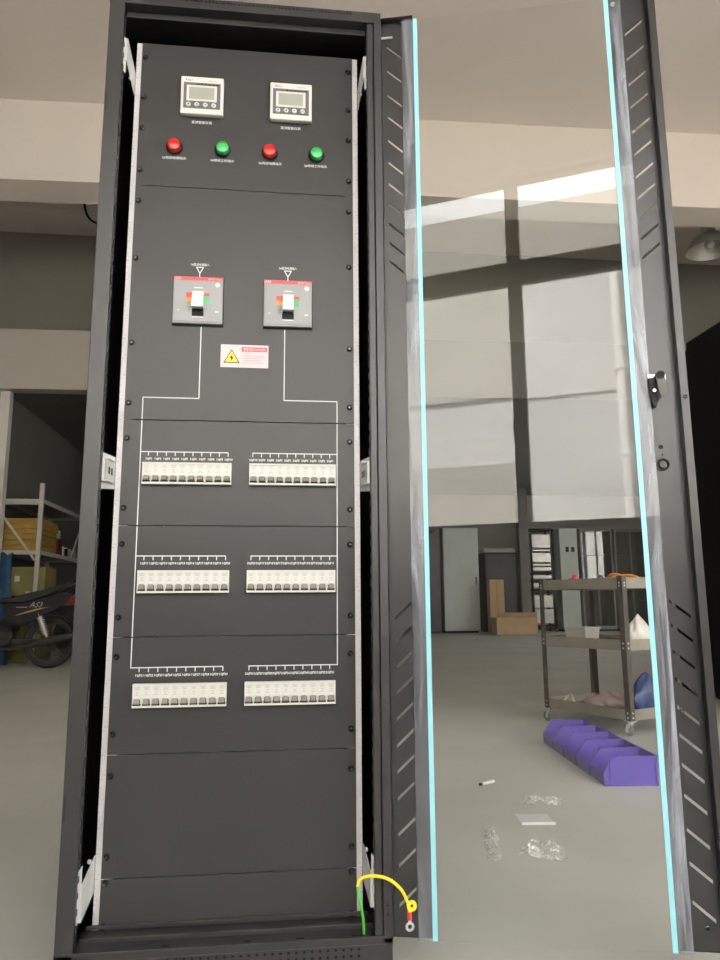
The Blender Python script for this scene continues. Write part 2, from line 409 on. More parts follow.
# sill with perforated fascia
sl = MB(); zs = Z0-.007
sl.box(-.3, .3, YF, -.03, zs-.002, zs); sl.box(-.268, .268, -.032, -.03, zs, zs+.008); sl.box(-.268, .268, -.03, .05, zs+.006, zs+.008)
sl.box(-.3, .3, YF, YF+.002, zs-.014, zs-.002)
zb = Z0-.06
sl.box(-.3, -.24, YF+.003, YF+.004, zb, zs-.014); sl.box(.245, .3, YF+.003, YF+.004, zb, zs-.014)
sl.perf(-.24, .245, zs-.037, zs-.014, YF+.003, 34, 2, .0028); sl.box(-.24, .245, YF+.003, YF+.004, zb, zs-.037)
sl.box(-.3, .3, YF-.0008, YF+.006, zs-.004, zs+.0012, .0012); sl.box(-.3, .3, YF-.0012, YF+.0018, zs-.0165, zs-.0125, .001)
sl.box(-.267, .267, -.0345, -.0285, zs+.003, zs+.0095, .0012); sl.box(-.262, .262, -.006, -.001, zs+.012, zs+.019, .001)
sl.mi = 1
sl.box(-.3, .3, YF+.014, -.03, zb, zs-.003)
sl.mi = 1
for x in (-.11, .035, .13): sl.box(x-.007, x+.007, YF+.006, YF+.012, zs, zs+.0012)
for x in (-.2, -.1, .0, .1, .2): sl.cyl((x,-.0325,zs+.004), (x,-.0317,zs+.004), .0015, seg=8)
sl.box(.225, .25, YF+.005, YF+.011, zs, zs+.001)
sl.build('sill', [M['black_paint'], M['dark']], cab)
for s in (-1, 1): MB().box(s*.2985, s*.3, -.034, .69, Z0-.06, 2.015).build('side_panel', M['black_paint'], cab)
MB().box(-.262, .262, .722, .73, .05, 2.015).build('back_panel', M['black_paint'], cab)
MB().box(-.298, .298, -.03, .72, Z0-.06, Z0-.03).build('base_panel', M['black_paint'], cab)
for x in (-.26, .26):
    for y in (-.03, .68):
        MB().cyl((x,y,0), (x,y,.012), .022, seg=16).cyl((x,y,.012), (x,y,.031), .008, seg=10).build('levelling_foot', M['zinc'], cab, smooth=40)
# rails with ruler marks
for s in (-1, 1):
    rl = MB(); rl.box(s*.225, s*.253, .0026, .005, Z0-.001, Z0+42*U); rl.box(s*.2505, s*.253, .005, .04, Z0-.001, Z0+42*U); rl.box(s*.225, s*.2275, .005, .03, Z0, Z0+42*U)
    ro = rl.build('mounting_rail', M['rail'], cab)
    mk = MB()
    for k in range(1, 42*3):
        z = Z0+k*U/3; w = .006 if k % 3 == 0 else .003
        mk.box(s*.253-s*w, s*.2529, .0019, .0025, z-.0007, z+.0007)
    for k in range(0, 42):
        mk.text(str(42-k if s < 0 else k+1), s*.2465, Z0+k*U+.006, .006, .0023)
    mk.build('scale_marks', M['legend_grey'], ro)
# zinc brackets that hold the rails
def bracket(s, kind):
    m = MB(); t = .0015
    X = lambda a: s*a
    if kind == 'mid':
        z0, z1 = Z0+.841, Z0+.887
        m.hexa([(X(.2655),-.011,z0),(X(.2625),-.044,z0),(X(.2625),-.042,z0),(X(.2635),-.010,z0),(X(.2655),-.011,z1),(X(.2625),-.044,z1),(X(.2625),-.042,z1),(X(.2635),-.010,z1)])
        m.box(X(.2620), X(.282), -.0455, -.0435, z0, z1)                      # front plate
        m.hexa([(X(.2620),-.0455,z0),(X(.2635),-.0455,z0),(X(.2555),.004,z0-.002),(X(.2540),.004,z0-.002),(X(.2620),-.0455,z1),(X(.2635),-.0455,z1),(X(.2555),.004,z1+.004),(X(.2540),.004,z1+.004)])
        for sg, za, zb_ in ((1, z1, z1+.016), (-1, z0, z0-.016)):
            m.hexa([(X(.279),-.0435,za),(X(.254),.003,za),(X(.254),.004,za),(X(.279),-.0415,za),(X(.279),-.0435,zb_),(X(.254),.003,zb_-sg*.006),(X(.254),.004,zb_-sg*.006),(X(.279),-.0415,zb_)])
        m.box(X(.2540), X(.281), -.0435, .003, z0, z0+t); m.box(X(.2540), X(.281), -.0435, .003, z1-t, z1)
        m.mi = 1
        for q in (.35, .62): m.obox((X(.2620-.0085*q)-s*.0005, -.0455+.05*q, (z0+z1)/2), (1,0,0), (0,1,0), (0,0,1), .0006, .003, .007)
        for q in (z1+.008, z0-.008): m.cyl((X(.274), -.0438, q), (X(.274), -.0428, q), .003, seg=8)
        return m
    up = kind == 'top'
    za, zb_ = (Z0+1.776, Z0+1.831) if up else (Z0+.036, Z0+.101)
    m.box(X(.2620), X(.279), -.0515, -.05, za, zb_)
    dz = -.042 if up else .030
    m.hexa([(X(.2612),-.0515,za),(X(.2627),-.0515,za),(X(.2555),.004,za+dz),(X(.2540),.004,za+dz),(X(.2612),-.0515,zb_),(X(.2627),-.0515,zb_),(X(.2555),.004,zb_+dz),(X(.2540),.004,zb_+dz)])
    zc = za if up else zb_
    m.hexa([(X(.2640),-.05,zc-.03 if up else zc),(X(.2755),-.05,zc-.012 if up else zc),(X(.2755),-.0485,zc-.012 if up else zc),(X(.2640),-.0485,zc-.03 if up else zc),(X(.2640),-.05,zc if up else zc+.03),(X(.2755),-.05,zc if up else zc+.012),(X(.2755),-.0485,zc if up else zc+.012),(X(.2640),-.0485,zc if up else zc+.03)])
    zz = zb_ if up else za
    m.box(X(.268), X(.2715), -.051, -.0495, zz-(.0 if up else .016), zz+(.016 if up else .0))
    zq = zc-.028 if up else zc+.03
    m.cyl((X(.2580), -.0305, zq), (X(.2545), -.0325, zq), .004, seg=10)
    return m
for s in (-1, 1):
    for k in ('top', 'mid', 'low'): bracket(s, k).build('rail_bracket', [M['zinc'], M['dark']], cab)

# front panels
bounds = [42, 34, 22, 17, 12, 7, 2, 0]
screws = [[1.829,1.728,1.6507,1.548],[1.473,1.338,1.146,1.014],[.938,.792],[.718,.572],[.4955,.349],[.2725,.128],[.083,.0075]]
sm = MB().lathe([(0,.0035),(.0022,.0036),(.0024,.0016),(.0034,.0019),(.0050,.0034),(.0060,.0024),(.0064,0)], (0,0,0), '-y', 14)
sproto = None
panels = []
for i in range(7):
    zt_, zb_ = Z0+bounds[i]*U-.0007, Z0+bounds[i+1]*U+.0007
    p = MB().box(-.2413, .2413, 0, .002, zb_, zt_, .0006); p.box(-.22, .22, .002, .02, zb_+.002, zb_+.004); p.box(-.22, .22, .002, .02, zt_-.004, zt_-.002)
    po = p.build('front_panel', M['panel_paint'], cab); panels.append(po)
    for z in screws[i]:
        for x in (-.2328, .2313):
            if sproto is None:
                so = sproto = sm.build('screw', M['screw'], po, smooth=50)
            else: so = sproto.copy(); COL.objects.link(so); so.parent = po
            so.location = (x, 0, Z0+z)
LY = -.0006
def hl(m, x0, x1, z, w=.0020): m.box(min(x0,x1), max(x0,x1), LY, -.0001, Z0+z-w/2, Z0+z+w/2)
def vl(m, x, z0, z1, w=.0020): m.box(x-w/2, x+w/2, LY, -.0001, Z0+min(z0,z1), Z0+max(z0,z1))
lg = [MB() for _ in range(7)]
for x in (-.102, .0985): lg[0].text('直流智能仪表', x, Z0+1.6705, .0078, LY, width=.046, bold=.010)
for x, t in ((-.1605,'1#母线电源指示'), (-.0545,'1#母线工作指示'), (.0530,'2#母线电源指示'), (.1560,'2#母线工作指示')): lg[0].text(t, x, Z0+1.579, .0072, LY, width=.052, bold=.010)
for x, t, xl in ((-.0955,'1#直流电源输入',-.0890), (.0958,'2#直流电源输入',.0902)):
    lg[1].text(t, x, Z0+1.3265, .0068, LY, width=.040, bold=.010)
    for a, b in (((-.0075,1.323),(.0075,1.323)), ((-.0075,1.323),(0,1.309)), ((.0075,1.323),(0,1.309))):
        pa = Vector((x+a[0], LY/2, Z0+a[1])); pb_ = Vector((x+b[0], LY/2, Z0+b[1])); d = (pb_-pa)
        lg[1].obox((pa+pb_)/2, d, (0,1,0), d.cross(Vector((0,1,0))), d.length/2+.0006, .0003, .0009)
    vl(lg[1], x, 1.298, 1.310, .0018)
    vl(lg[1], xl, 1.0265, 1.186)
    xo = -.2042 if x < 0 else .2042
    hl(lg[1], xl, xo, 1.0265); vl(lg[1], xo, 22*U+.001, 1.0275)
    sg = -1 if x < 0 else 1
    for pi, zr in ((2,.910), (3,.694), (4,.4742)):
        zbot = bounds[pi+1]*U+.001 if pi < 4 else zr-.001
        vl(lg[pi], xo, zbot, bounds[pi]*U-.001)
        hl(lg[pi], xo, sg*.0252, zr)
        for k in range(10):
            xk = (-.188+k*.0181) if sg < 0 else (.0264+k*.0180)
            vl(lg[pi], xk, zr-.0085, zr, .0017)
            n = k+1 if sg < 0 else 10-k
            lg[pi].text('%dQF%d' % (1 if sg < 0 else 2, n+(pi-2)*10), xk+.001, Z0+zr-.0168, .0062, LY, res=1, bold=.035)
for i in range(5): lg[i].build('printed_legend', M['legend'], panels[i], fix=False)

# meters
def meter(cx):
    z0, z1 = Z0+1.686, Z0+1.7795; x0, x1 = cx-.0478, cx+.0478
    b = MB().box(x0, x1, -.013, 0, z0, z1, .003)
    mo = b.build('power_meter', M['white_plastic'], cab)
    MB().box(cx-.041, cx+.041, -.0138, -.0128, z0+.013, z1-.016).build('face_plate', M['meter_face'], mo)
    sc = MB(); sc.box(cx-.034, cx+.033, -.0158, -.0135, z0+.030, z1-.0245)
    sc.mi = 1; sc.box(cx-.0285, cx+.0275, -.0160, -.0157, z0+.0345, z1-.029)
    sc.build('screen', [M['white_plastic'], M['lcd']], mo)
    for k in range(4):
        bx = cx-.0295+k*.0187
        q = MB().lathe([(0,.0022),(.0022,.0022),(.0026,.0026),(.0048,.0026),(.0054,.0016),(.0054,0)], (bx,-.0138,z0+.0215), '-y', 16)
        q.mi = 1
        if k in (0, 1): q.cyl((bx,-.0165,z0+.0215), (bx,-.0160,z0+.0215), .0020, seg=10)
        else: q.box(bx-.0022, bx+.0022, -.0166, -.0160, z0+.0209, z0+.0222)
        q.build('button', [M['white_plastic'], M['meter_face']], mo, smooth=40)
    t = MB().text('Pilot', cx-.0385, z1-.0125, .0088, -.0133, 'LEFT', shear=.3)
    t.text('PMAC 600', cx+.014, z1-.0115, .0042, -.0133, 'LEFT')
    for k in range(6): t.box(cx-.012+k*.0085, cx-.006+k*.0085, -.0142, -.0139, z1-.0215, z1-.0190)
    t.build('lettering', M['dark'], mo, fix=False)
meter(-.102); meter(.0985)
# pilot lamps
for x, c in ((-.160,'red'), (-.0535,'green'), (.0515,'red'), (.1577,'green')):
    b = MB().lathe([(0,.001),(.0175,.001),(.0185,.0035),(.0165,.006),(.0150,.006),(.0150,.004),(0,.004)], (x,0,Z0+1.607), '-y', 28)
    lo = b.build('pilot_lamp', M['dark'], cab, smooth=40)
    l = MB().lathe([(.0142,.004),(.0142,.013),(.0128,.016),(.0105,.0168),(.0100,.0155),(.0060,.0165),(0,.0168)], (x,0,Z0+1.6065), '-y', 28)
    lo2 = l.build('lens', M[c+'_lens'], lo, smooth=40); lo2['label'] = c+' lens'
# moulded case breakers
def mccb(cx):
    x0, x1, z0, z1 = cx-.0525, cx+.0525, Z0+1.190, Z0+1.2965
    m = MB(); m.box(x0-.0015, x1+.002, -.002, 0, z0-.003, z1+.001); m.mi = 1
    m.box(x0, x1, -.010, -.002, z0, z1, .0012)
    m.box(x0+.003, x1-.003, -.0112, -.010, z0+.004, z1-.011, .0008)
    mo = m.build('molded_breaker', [M['dark'], M['grey_plastic']], cab)
    r = MB().box(x0+.0008, x1-.0008, -.0108, -.0099, z1-.0085, z1-.0008)
    ro = r.build('red_strip', M['red'], mo)
    t = MB().text('ABB', x0+.0025, z1-.0075, .0075, -.0110, 'LEFT').text('SACE Tmax', x1-.004, z1-.0070, .0056, -.0110, 'RIGHT')
    t.build('lettering', M['legend'], mo, fix=False)
    tc = cx+.0005; zr = z0; z0 = z0-.004
    g = MB(); g.box(tc-.0125, tc+.0125, -.0118, -.011, z0+.020, z0+.034); g.box(tc-.0115, tc+.0115, -.0128, -.0118, z0+.0325, z0+.036)
    g.build('toggle_slot', M['dark'], mo)
    tg = MB().prism([(tc-.0115,-.0112,z0+.038),(tc-.0115,-.030,z0+.035),(tc-.0115,-.031,z0+.052),(tc-.0115,-.018,z0+.074),(tc-.0115,-.0112,z0+.074)], (.023,0,0))
    tg.build('toggle', M['cream_plastic'], mo)
    y = -.0118
    MB().box(tc-.0255, tc-.013, y, -.011, z0+.062, z0+.073).build('on_mark', M['red'], mo)
    MB().box(tc+.013, tc+.024, y, -.011, z0+.066, z0+.0725).build('on_mark', M['red'], mo)
    MB().box(tc-.0245, tc-.013, y, -.011, z0+.0515, z0+.0615).build('trip_mark', M['orange'], mo)
    MB().box(tc+.013, tc+.0235, y, -.011, z0+.050, z0+.0655).build('trip_mark', M['green'], mo)
    w = MB(); ring = [(tc-.0185+.0038*math.cos(a*math.pi/8), -.0116, z0+.0375+.0045*math.sin(a*math.pi/8)) for a in range(16)]
    w.tube(ring, .0006, 5, True); w.text('OFF', tc+.018, z0+.035, .0058, -.0116)
    w.build('off_mark', M['green'], mo)
    z0 = zr
    MB().lathe([(0,.001),(.0048,.001),(.0055,0)], (x1-.0115,-.0112,z1-.0185), '-y', 16).build('test_button', M['white_plastic'], mo)
    k = MB().box(x1-.0155, x1-.0085, -.0117, -.0111, z0+.0255, z0+.028).box(x0+.009, x0+.015, -.0117, -.0111, z0+.028, z0+.029).box(tc-.009, tc+.009, -.0117, -.0111, z0+.0795, z0+.0815).box(tc-.012, tc+.012, -.0117, -.0111, z0+.013, z0+.0145)
    k.build('rating_print', M['legend'], mo)
mccb(-.0965); mccb(.0963)
# row breakers
bw = .0179
def mcb_meshes():
    m = MB(); h = .0450
    m.box(-bw/2, bw/2, -.012, 0, .0155, h, .0005)
    m.box(-bw/2, bw/2, -.0135, 0, 0, .0042, .0005)
    m.box(-bw/2, -bw/2+.0012, -.012, 0, .0042, .0155); m.box(bw/2-.0012, bw/2, -.012, 0, .0042, .0155)
    m.box(-bw/2, bw/2, -.0140, -.012, h-.0035, h)
    m.box(-bw/2+.0012, bw/2-.0012, -.0105, 0, .0078, .0155)
    m.mi = 1; m.box(-bw/2+.0012, bw/2-.0012, -.006, 0, .0042, .0078); m.box(-.0062, .0062, -.0107, -.0105, .0078, .0172)
    m.mi = 2
    for z, w in ((.0390,.012), (.0365,.008), (.0345,.010), (.0300,.007), (.0270,.004), (.0245,.009)): m.box(-w/2, w/2, -.0123, -.012, z-.0005, z+.0005)
    t = MB(); t.prism([(-.0050,-.0105,.0080),(-.0050,-.0185,.0070),(-.0050,-.0200,.0090),(-.0050,-.0150,.0175),(-.0050,-.0105,.0178)], (.0100,0,0))
    t.mi = 1; t.box(-.0072, .0072, -.0140, -.006, .0044, .0072)
    return m, t
b0 = None
pale = pmat('faint print', (0.33, 0.35, 0.32), 0.6)
for z, xl, xr in ((.8405, -.1885, .0288), (.6195, -.1885, .0278), (.3990, -.1880, .0278)):
    for x0 in (xl, xr):
        for k in range(10):
            if b0 is None:
                mm, tt = mcb_meshes(); b0 = mm.build('circuit_breaker', [M['white_plastic'], M['dark'], pale], cab); t0 = tt.build('toggle', [M['toggle_grey'], M['dark']], b0)
                bo = b0
            else:
                bo = b0.copy(); COL.objects.link(bo); bo.parent = cab
                to = t0.copy(); COL.objects.link(to); to.parent = bo
            bo.location = (x0+k*.01808, 0, Z0+z)
# warning sticker
wx0, wx1, wz0, wz1 = -.0462, .0555, Z0+1.0972, Z0+1.1482
ws = MB().box(wx0, wx1, -.0008, -.0001, wz0, wz1).build('warning_sticker', M['pale_pink'], cab)
tr = MB(); tcx = wx0+.0235
tr.prism([(tcx-.0172,-.0010,wz0+.010),(tcx+.0172,-.0010,wz0+.010),(tcx,-.0010,wz1-.0105)], (0,.0003,0)); tr.mi = 1
tr.prism([(tcx-.0140,-.0013,wz0+.0118),(tcx+.0140,-.0013,wz0+.0118),(tcx,-.0013,wz1-.0140)], (0,.0003,0)); tr.mi = 0
bolt = [(.002,.0145),(-.004,.005),(-.0005,.005),(-.002,-.003),(.0042,.0075),(.0008,.0075)]
tr.prism([(tcx+a,-.0016,wz0+.0155+b) for a, b in bolt], (0,.0003,0))
tr.build('warning_triangle', [M['dark'], M['yellow']], ws)
MB().box(wx0+.0445, wx1-.003, -.0012, -.0008, wz1-.0150, wz1-.0050).build('header_band', M['red'], ws)
MB().text('有电危险 DANGER', (wx0+.0445+wx1-.003)/2, wz1-.0128, .0072, -.0014, width=.047).build('lettering', M['legend'], ws, fix=False)
fp = MB(); rnd = random.Random(3)
for k, (w, x) in enumerate(((.014,.050),(.048,.047),(.044,.047),(.040,.048),(.043,.047))):
    fp.box(wx0+x, wx0+x+w, -.0010, -.0008, wz1-.020-k*.0052, wz1-.0186-k*.0052)
fp.box(wx0+.0437, wx0+.0440, -.0010, -.0008, wz0+.003, wz1-.004)
fp.build('small_print', M['pink_print'], ws)

# earth wire hanging out of the sill
gw = [(.248,-.058,Z0-.006),(.2455,-.075,Z0+.02),(.240,-.093,Z0+.052),(.2335,-.10,Z0+.080),(.2330,-.10,Z0+.094),(.240,-.10,Z0+.1045),(.262,-.10,Z0+.1075),(.290,-.10,Z0+.100),(.312,-.10,Z0+.082),(.3235,-.10,Z0+.060),(.327,-.10,Z0+.042)]
cp = catmull(gw, 8); k = 30
wm = MB(); wm.mi = 0; wm.tube(cp[:k+1], .0026, 10); wm.mi = 1; wm.tube(cp[k:], .0030, 10)
wo = wm.build('ground_wire', [M['green_wire'], M['yellow_wire']], cab, smooth=60)
wo['label'] = 'yellow and green earth wire arching out of the sill'
tg = MB().lathe([(.003,-.002),(.0092,-.002),(.0092,.002),(.003,.002),(.003,-.002)], (.3310,-.101,Z0+.0545), 'y', 20)
tg.build('cable_tag', M['yellow'], wo)
MB().cyl((.3268,-.10,Z0+.044), (.3270,-.10,Z0+.031), .0042, seg=12).build('crimp_sleeve', M['red'], wo)
rt = MB().cyl((.3270,-.10,Z0+.032), (.3270,-.10,Z0+.027), .0034, seg=10)
ring = [(.0038,-.001),(.0082,-.001),(.0082,.001),(.0038,.001),(.0038,-.001)]
rt.lathe(ring, (.3270,-.10,Z0+.0195), 'y', 18); rt.build('ring_terminal', M['chrome'], wo)

# ---------------------------------------------------------------- door
DA = -R(13.58)
OX, OY = .376, -.064
door_flange = MB()
# hinge strip along the post side and the folded edge along the free side (door coordinates: x along the door, -y towards the cabinet front)
door_flange.box(-.080, -.073, -.012, .022, Z0-.018, Z0+1.925)
door_flange.box(.5135, .529, -.020, .022, Z0-.019, Z0+1.93, .0012)
for a, b in ((-.073, .0), (.434, .5135)): door_flange.box(a, b, -.014, .022, Z0+1.9235, Z0+1.9255); door_flange.box(a, b, 0, .022, Z0-.018, Z0-.016)
door = door_flange.build('door', M['door_paint'], cab, loc=(OX, OY, 0), rz=DA)
door['label'] = 'open glass door between two slotted black side strips'
zt_u = [1.936,1.874,1.812,1.757,1.698,1.644,1.592,1.543,1.495,1.450,1.407]
zt_u = [z-.09 for z in zt_u]
zb_R = [.672,.627,.577,.527,.476,.425,.373,.319,.260,.203,.138]; zb_R = [z-.09 for z in zb_R]
zb_L = [.671,.624,.575,.526,.477,.427,.379,.330,.265,.210,.141]; zb_L = [z-.09 for z in zb_L]
def stile(xa, xb, sa, sb, dirs, zlow):
    """side strip xa..xb with slanted slots between sa..sb"""
    m = MB(); T = .0022; h = .0033
    slots = [(z, dirs[1]) for z in sorted(zlow)] + [(z, dirs[0]) for z in sorted(zt_u)]
    zl, zh = -.018, 1.9235
    m.box(xa, sa, 0, T, Z0+zl, Z0+zh); m.box(sb, xb, 0, T, Z0+zl, Z0+zh)
    prev = (zl, zl); dz = .0155
    for z, d in slots:
        a, b = z-d*dz, z+d*dz
        lo = (a-h, b-h)
        m.prism([(sa,0,Z0+prev[0]),(sb,0,Z0+prev[1]),(sb,0,Z0+lo[1]),(sa,0,Z0+lo[0])], (0,T,0))
        prev = (a+h, b+h)
    m.prism([(sa,0,Z0+prev[0]),(sb,0,Z0+prev[1]),(sb,0,Z0+zh),(sa,0,Z0+zh)], (0,T,0))
    return m
L_ = stile(-.073, 0, -.061, -.0285, (-1, 1), zb_L); L_.box(-.002, 0, .0022, .020, Z0-.016, Z0+1.9235)
L_.build('side_strip', M['door_paint'], door)
R_ = stile(.434, .5135, .4665, .5045, (1, -1), zb_R); R_.box(.434, .436, .0022, .020, Z0-.016, Z0+1.9235)
R_.build('side_strip', M['door_paint'], door)
MB().box(-.0265, .4605, -.0062, -.0006, Z0-.019, Z0+1.921).build('glass_pane', M['glass'], door)
for a in (.0003, .4243): MB().box(a, a+.0093, -.0078, -.0063, Z0-.019, Z0+1.921).build('edge_tape', M['tape'], door)['label'] = 'pale blue tape strip'
def film(xa, xb, seed):
    rnd = random.Random(seed); m = MB(); nx, nz = 7, 150; ph = [rnd.uniform(0,6.28) for _ in range(6)]
    z0, z1 = Z0-.020, Z0+1.922; g = []
    for j in range(nz+1):
        t = j/nz; row = []
        for i in range(nx+1):
            s = i/nx; env = math.sin(math.pi*s)
            y = -.0072-.0040*env*(1+.55*math.sin(9*t+ph[0])+.35*math.sin(31*t+ph[1]+3*s)+.25*math.sin(74*t+ph[2]-5*s))*.6-.0008*math.sin(6*s+20*t+ph[3])*env
            row.append(m.bm.verts.new((xa+(xb-xa)*s, y, z0+(z1-z0)*t)))
        g.append(row)
    b = [[m.bm.verts.new(v.co+Vector((0,.0006,0))) for v in row] for row in g]
    for j in range(nz):
        for i in range(nx):
            m.face([g[j][i],g[j][i+1],g[j+1][i+1],g[j+1][i]]); m.face([b[j][i],b[j+1][i],b[j+1][i+1],b[j][i+1]])
    return m
film(-.0262, -.0004, 1).build('protective_film', M['film'], door, smooth=60)
film(.4342, .4602, 2).build('protective_film', M['film'], door, smooth=60)
# lock, key cylinder, screws, hinge pin
cl = MB(); lx, lz = .477, 1.125
cl.box(lx-.019, lx+.014, -.008, 0, lz-.002, lz+.012); cl.mi = 1
cl.cyl((lx,-.026,lz+.006), (lx,0,lz+.006), .0085, seg=20); cl.lathe([(.0048,.028),(.0065,.028),(.0065,.026),(.0048,.026)], (lx,0,lz+.006), '-y', 18)
cl.mi = 2
cl.prism([(lx-.0085,-.024,lz+.004),(lx+.0085,-.024,lz+.004),(lx+.0105,-.024,lz-.028),(lx+.006,-.024,lz-.0375),(lx-.001,-.024,lz-.0375),(lx-.0045,-.024,lz-.028)], (0,.004,0))
cl.mi = 1
cl.prism([(lx-.021,-.016,lz+.003),(lx-.009,-.016,lz+.003),(lx-.006,-.016,lz-.040),(lx-.009,-.016,lz-.056),(lx-.015,-.016,lz-.056),(lx-.019,-.016,lz-.030)], (0,.014,0))
cl.mi = 3
cl.cyl((lx-.012,-.0185,lz-.024), (lx-.012,-.016,lz-.024), .003, seg=10)
cl.build('lock_lever', [M['chrome'], M['dark'], M['moto_metal'], M['chrome']], door)
kc = MB().lathe([(.0105,0),(.0125,.003),(.0125,.0045),(.0100,.0045),(.0095,.002),(0,.002)], (.4745,0,.953), '-y', 28)
kc.mi = 1; kc.lathe([(0,.0055),(.0070,.0055),(.0080,.002)], (.4745,0,.953), '-y', 24)
kc.build('key_cylinder', [M['dark'], M['moto_metal']], door, smooth=40)
for x, z, r in ((.4735, .989, .0042), (.5215, 1.085, .0040), (.4755, .973, .0015), (.488, .112, .004)):
    yy = -.0205 if x > .52 else 0
    MB().lathe([(0,.001),(.45*r,.001),(.55*r,.0028),(r,.0018),(r,0)], (x, yy, z), '-y', 14).build('screw', M['screw'], door, smooth=40)
MB().cyl((-.0745,-.008,1.968), (-.047,-.008,1.968), .0024, seg=10).build('hinge_pin', M['white_plastic'], door)
MB().lathe([(0,.002),(.004,.0025),(.006,0)], (.4445,-.0066,Z0+1.905), '-y', 14).build('clip', M['chrome'], door)

# ================================================================== TROLLEY
tr_o = thing('trolley', 'three-tier brown steel trolley on casters standing behind the glass door', 'trolley', (1.885, 2.17, 0), math.atan2(.57, -.245))
# local: +x along the long side (towards the far left corner), -y towards the right (depth)
TL, TD = .62, .42
def tpart(n, mb, m, par=None): return mb.build(n, m, par or tr_o)
for zs_, zt_ in ((.756,.814), (.431,.489), (.080,.135)):
    m = MB(); m.box(.006, TL-.006, -TD+.006, -.006, zs_+.012, zs_+.016)
    m.box(.004, TL-.004, -.006, -.003, zs_, zt_); m.box(.004, TL-.004, -TD+.003, -TD+.006, zs_, zt_)
    m.box(.003, .006, -TD+.004, -.004, zs_, zt_); m.box(TL-.006, TL-.003, -TD+.004, -.004, zs_, zt_)
    tpart('shelf', m, M['trolley_shelf'])
for x, sx in ((0,1), (TL,-1)):
    for y, sy in ((0,-1), (-TD,1)):
        m = MB(); m.box(x, x+sx*.034, y, y+sy*.0025, .078, .822); m.box(x, x+sx*.0025, y, y+sy*.034, .078, .822)
        p = tpart('post', m, M['trolley_post'])
        b = MB()
        for z in (.785, .77, .47, .445, .118, .095):
            b.cyl((x+sx*.018, y-sy*.002, z), (x+sx*.018, y, z), .005, seg=8); b.cyl((x-sx*.002, y+sy*.018, z), (x, y+sy*.018, z), .005, seg=8)
        b.build('bolt', M['zinc'], p)
        c = MB(); cx, cy = x+sx*.02, y+sy*.02
        c.box(cx-.022, cx+.022, cy-.022, cy+.022, .074, .0785); c.cyl((cx,cy,.062), (cx,cy,.074), .012, seg=12)
        for q in (-.014, .014): c.prism([(cx-.012,cy+q-.001,.064),(cx+.016,cy+q-.001,.064),(cx+.026,cy+q-.001,.030),(cx+.014,cy+q-.001,.024)], (0,.002,0))
        co = tpart('caster', c, M['zinc'])
        w = MB().lathe([(.012,-.010),(.026,-.010),(.030,-.006),(.030,.006),(.026,.010),(.012,.010)], (cx+.018,cy,.030), 'y', 24); w.mi = 1
        w.cyl((cx+.018,cy-.011,.030), (cx+.018,cy+.011,.030), .012, seg=14)
        w.build('wheel', [M['grey_rubber'], M['zinc']], co, smooth=40)
tm = Matrix.Translation((1.885, 2.17, 0)) @ Matrix.Rotation(math.atan2(.57, -.245), 4, 'Z')
def TP(x, y, z): return tm @ Vector((x, y, z))
SZ = [.0965, .4475, .7725]      # tops of the three shelf plates
def on_tr(name, mb, mat, label, cat, group=None, smooth=None):
    o = mb.xf(tm).build(name, mat, smooth=smooth); return tag(o, label, cat, group)
# middle shelf
tb = MB(); cx, cy, z = .45, -.16, SZ[1]+.001
a = [(cx-.07,cy-.05,z),(cx+.07,cy-.05,z),(cx+.07,cy+.05,z),(cx-.07,cy+.05,z)]; b = [(cx-.08,cy-.06,z+.085),(cx+.08,cy-.06,z+.085),(cx+.08,cy+.06,z+.085),(cx-.08,cy+.06,z+.085)]
tb.hexa(a+b); tb.box(cx-.086, cx+.086, cy-.066, cy+.066, z+.085, z+.093, .002)
on_tr('plastic_tub', tb, M['tub'], 'milky lidded plastic tub on the trolley middle shelf', 'tub')
tr1 = MB(); cx, cy = .26, -.20; tr1.box(cx-.1, cx+.1, cy-.09, cy+.09, z, z+.004)
for s1 in (-1, 1): tr1.box(cx-.1, cx+.1, cy+s1*.09-.002, cy+s1*.09+.002, z, z+.028); tr1.box(cx+s1*.1-.002, cx+s1*.1+.002, cy-.09, cy+.09, z, z+.028)
on_tr('parts_tray', tr1, M['dark'], 'shallow dark tray in the middle of the trolley middle shelf', 'tray')
on_tr('plastic_bag', blob(.07, -.19, z, .045, .09, .16, 11), M['white_bag'], 'white plastic bag heaped at the near end of the trolley middle shelf', 'bag', smooth=60)
# bottom shelf
z = SZ[0]+.001
on_tr('plastic_bag', blob(.30, -.20, z, .125, .11, .085, 5, .35), M['pink_bag'], 'crumpled pinkish plastic bag on the trolley bottom shelf', 'bag', smooth=60)
on_tr('plastic_bag', blob(.07, -.22, z, .05, .10, .20, 8, .22), M['blue_bag'], 'dark blue plastic bag on the trolley bottom shelf', 'bag', smooth=60)
cw = catmull([(.58,-.10,z+.008),(.54,-.12,z+.05),(.49,-.09,z+.055),(.44,-.06,z+.02),(.40,-.07,z+.008),(.45,-.2,z+.008),(.52,-.25,z+.008)], 6)
on_tr('cable', MB().tube(cw, .006, 8), M['white_bag'], 'pale looped cable at the left end of the trolley bottom shelf', 'cable', smooth=60)
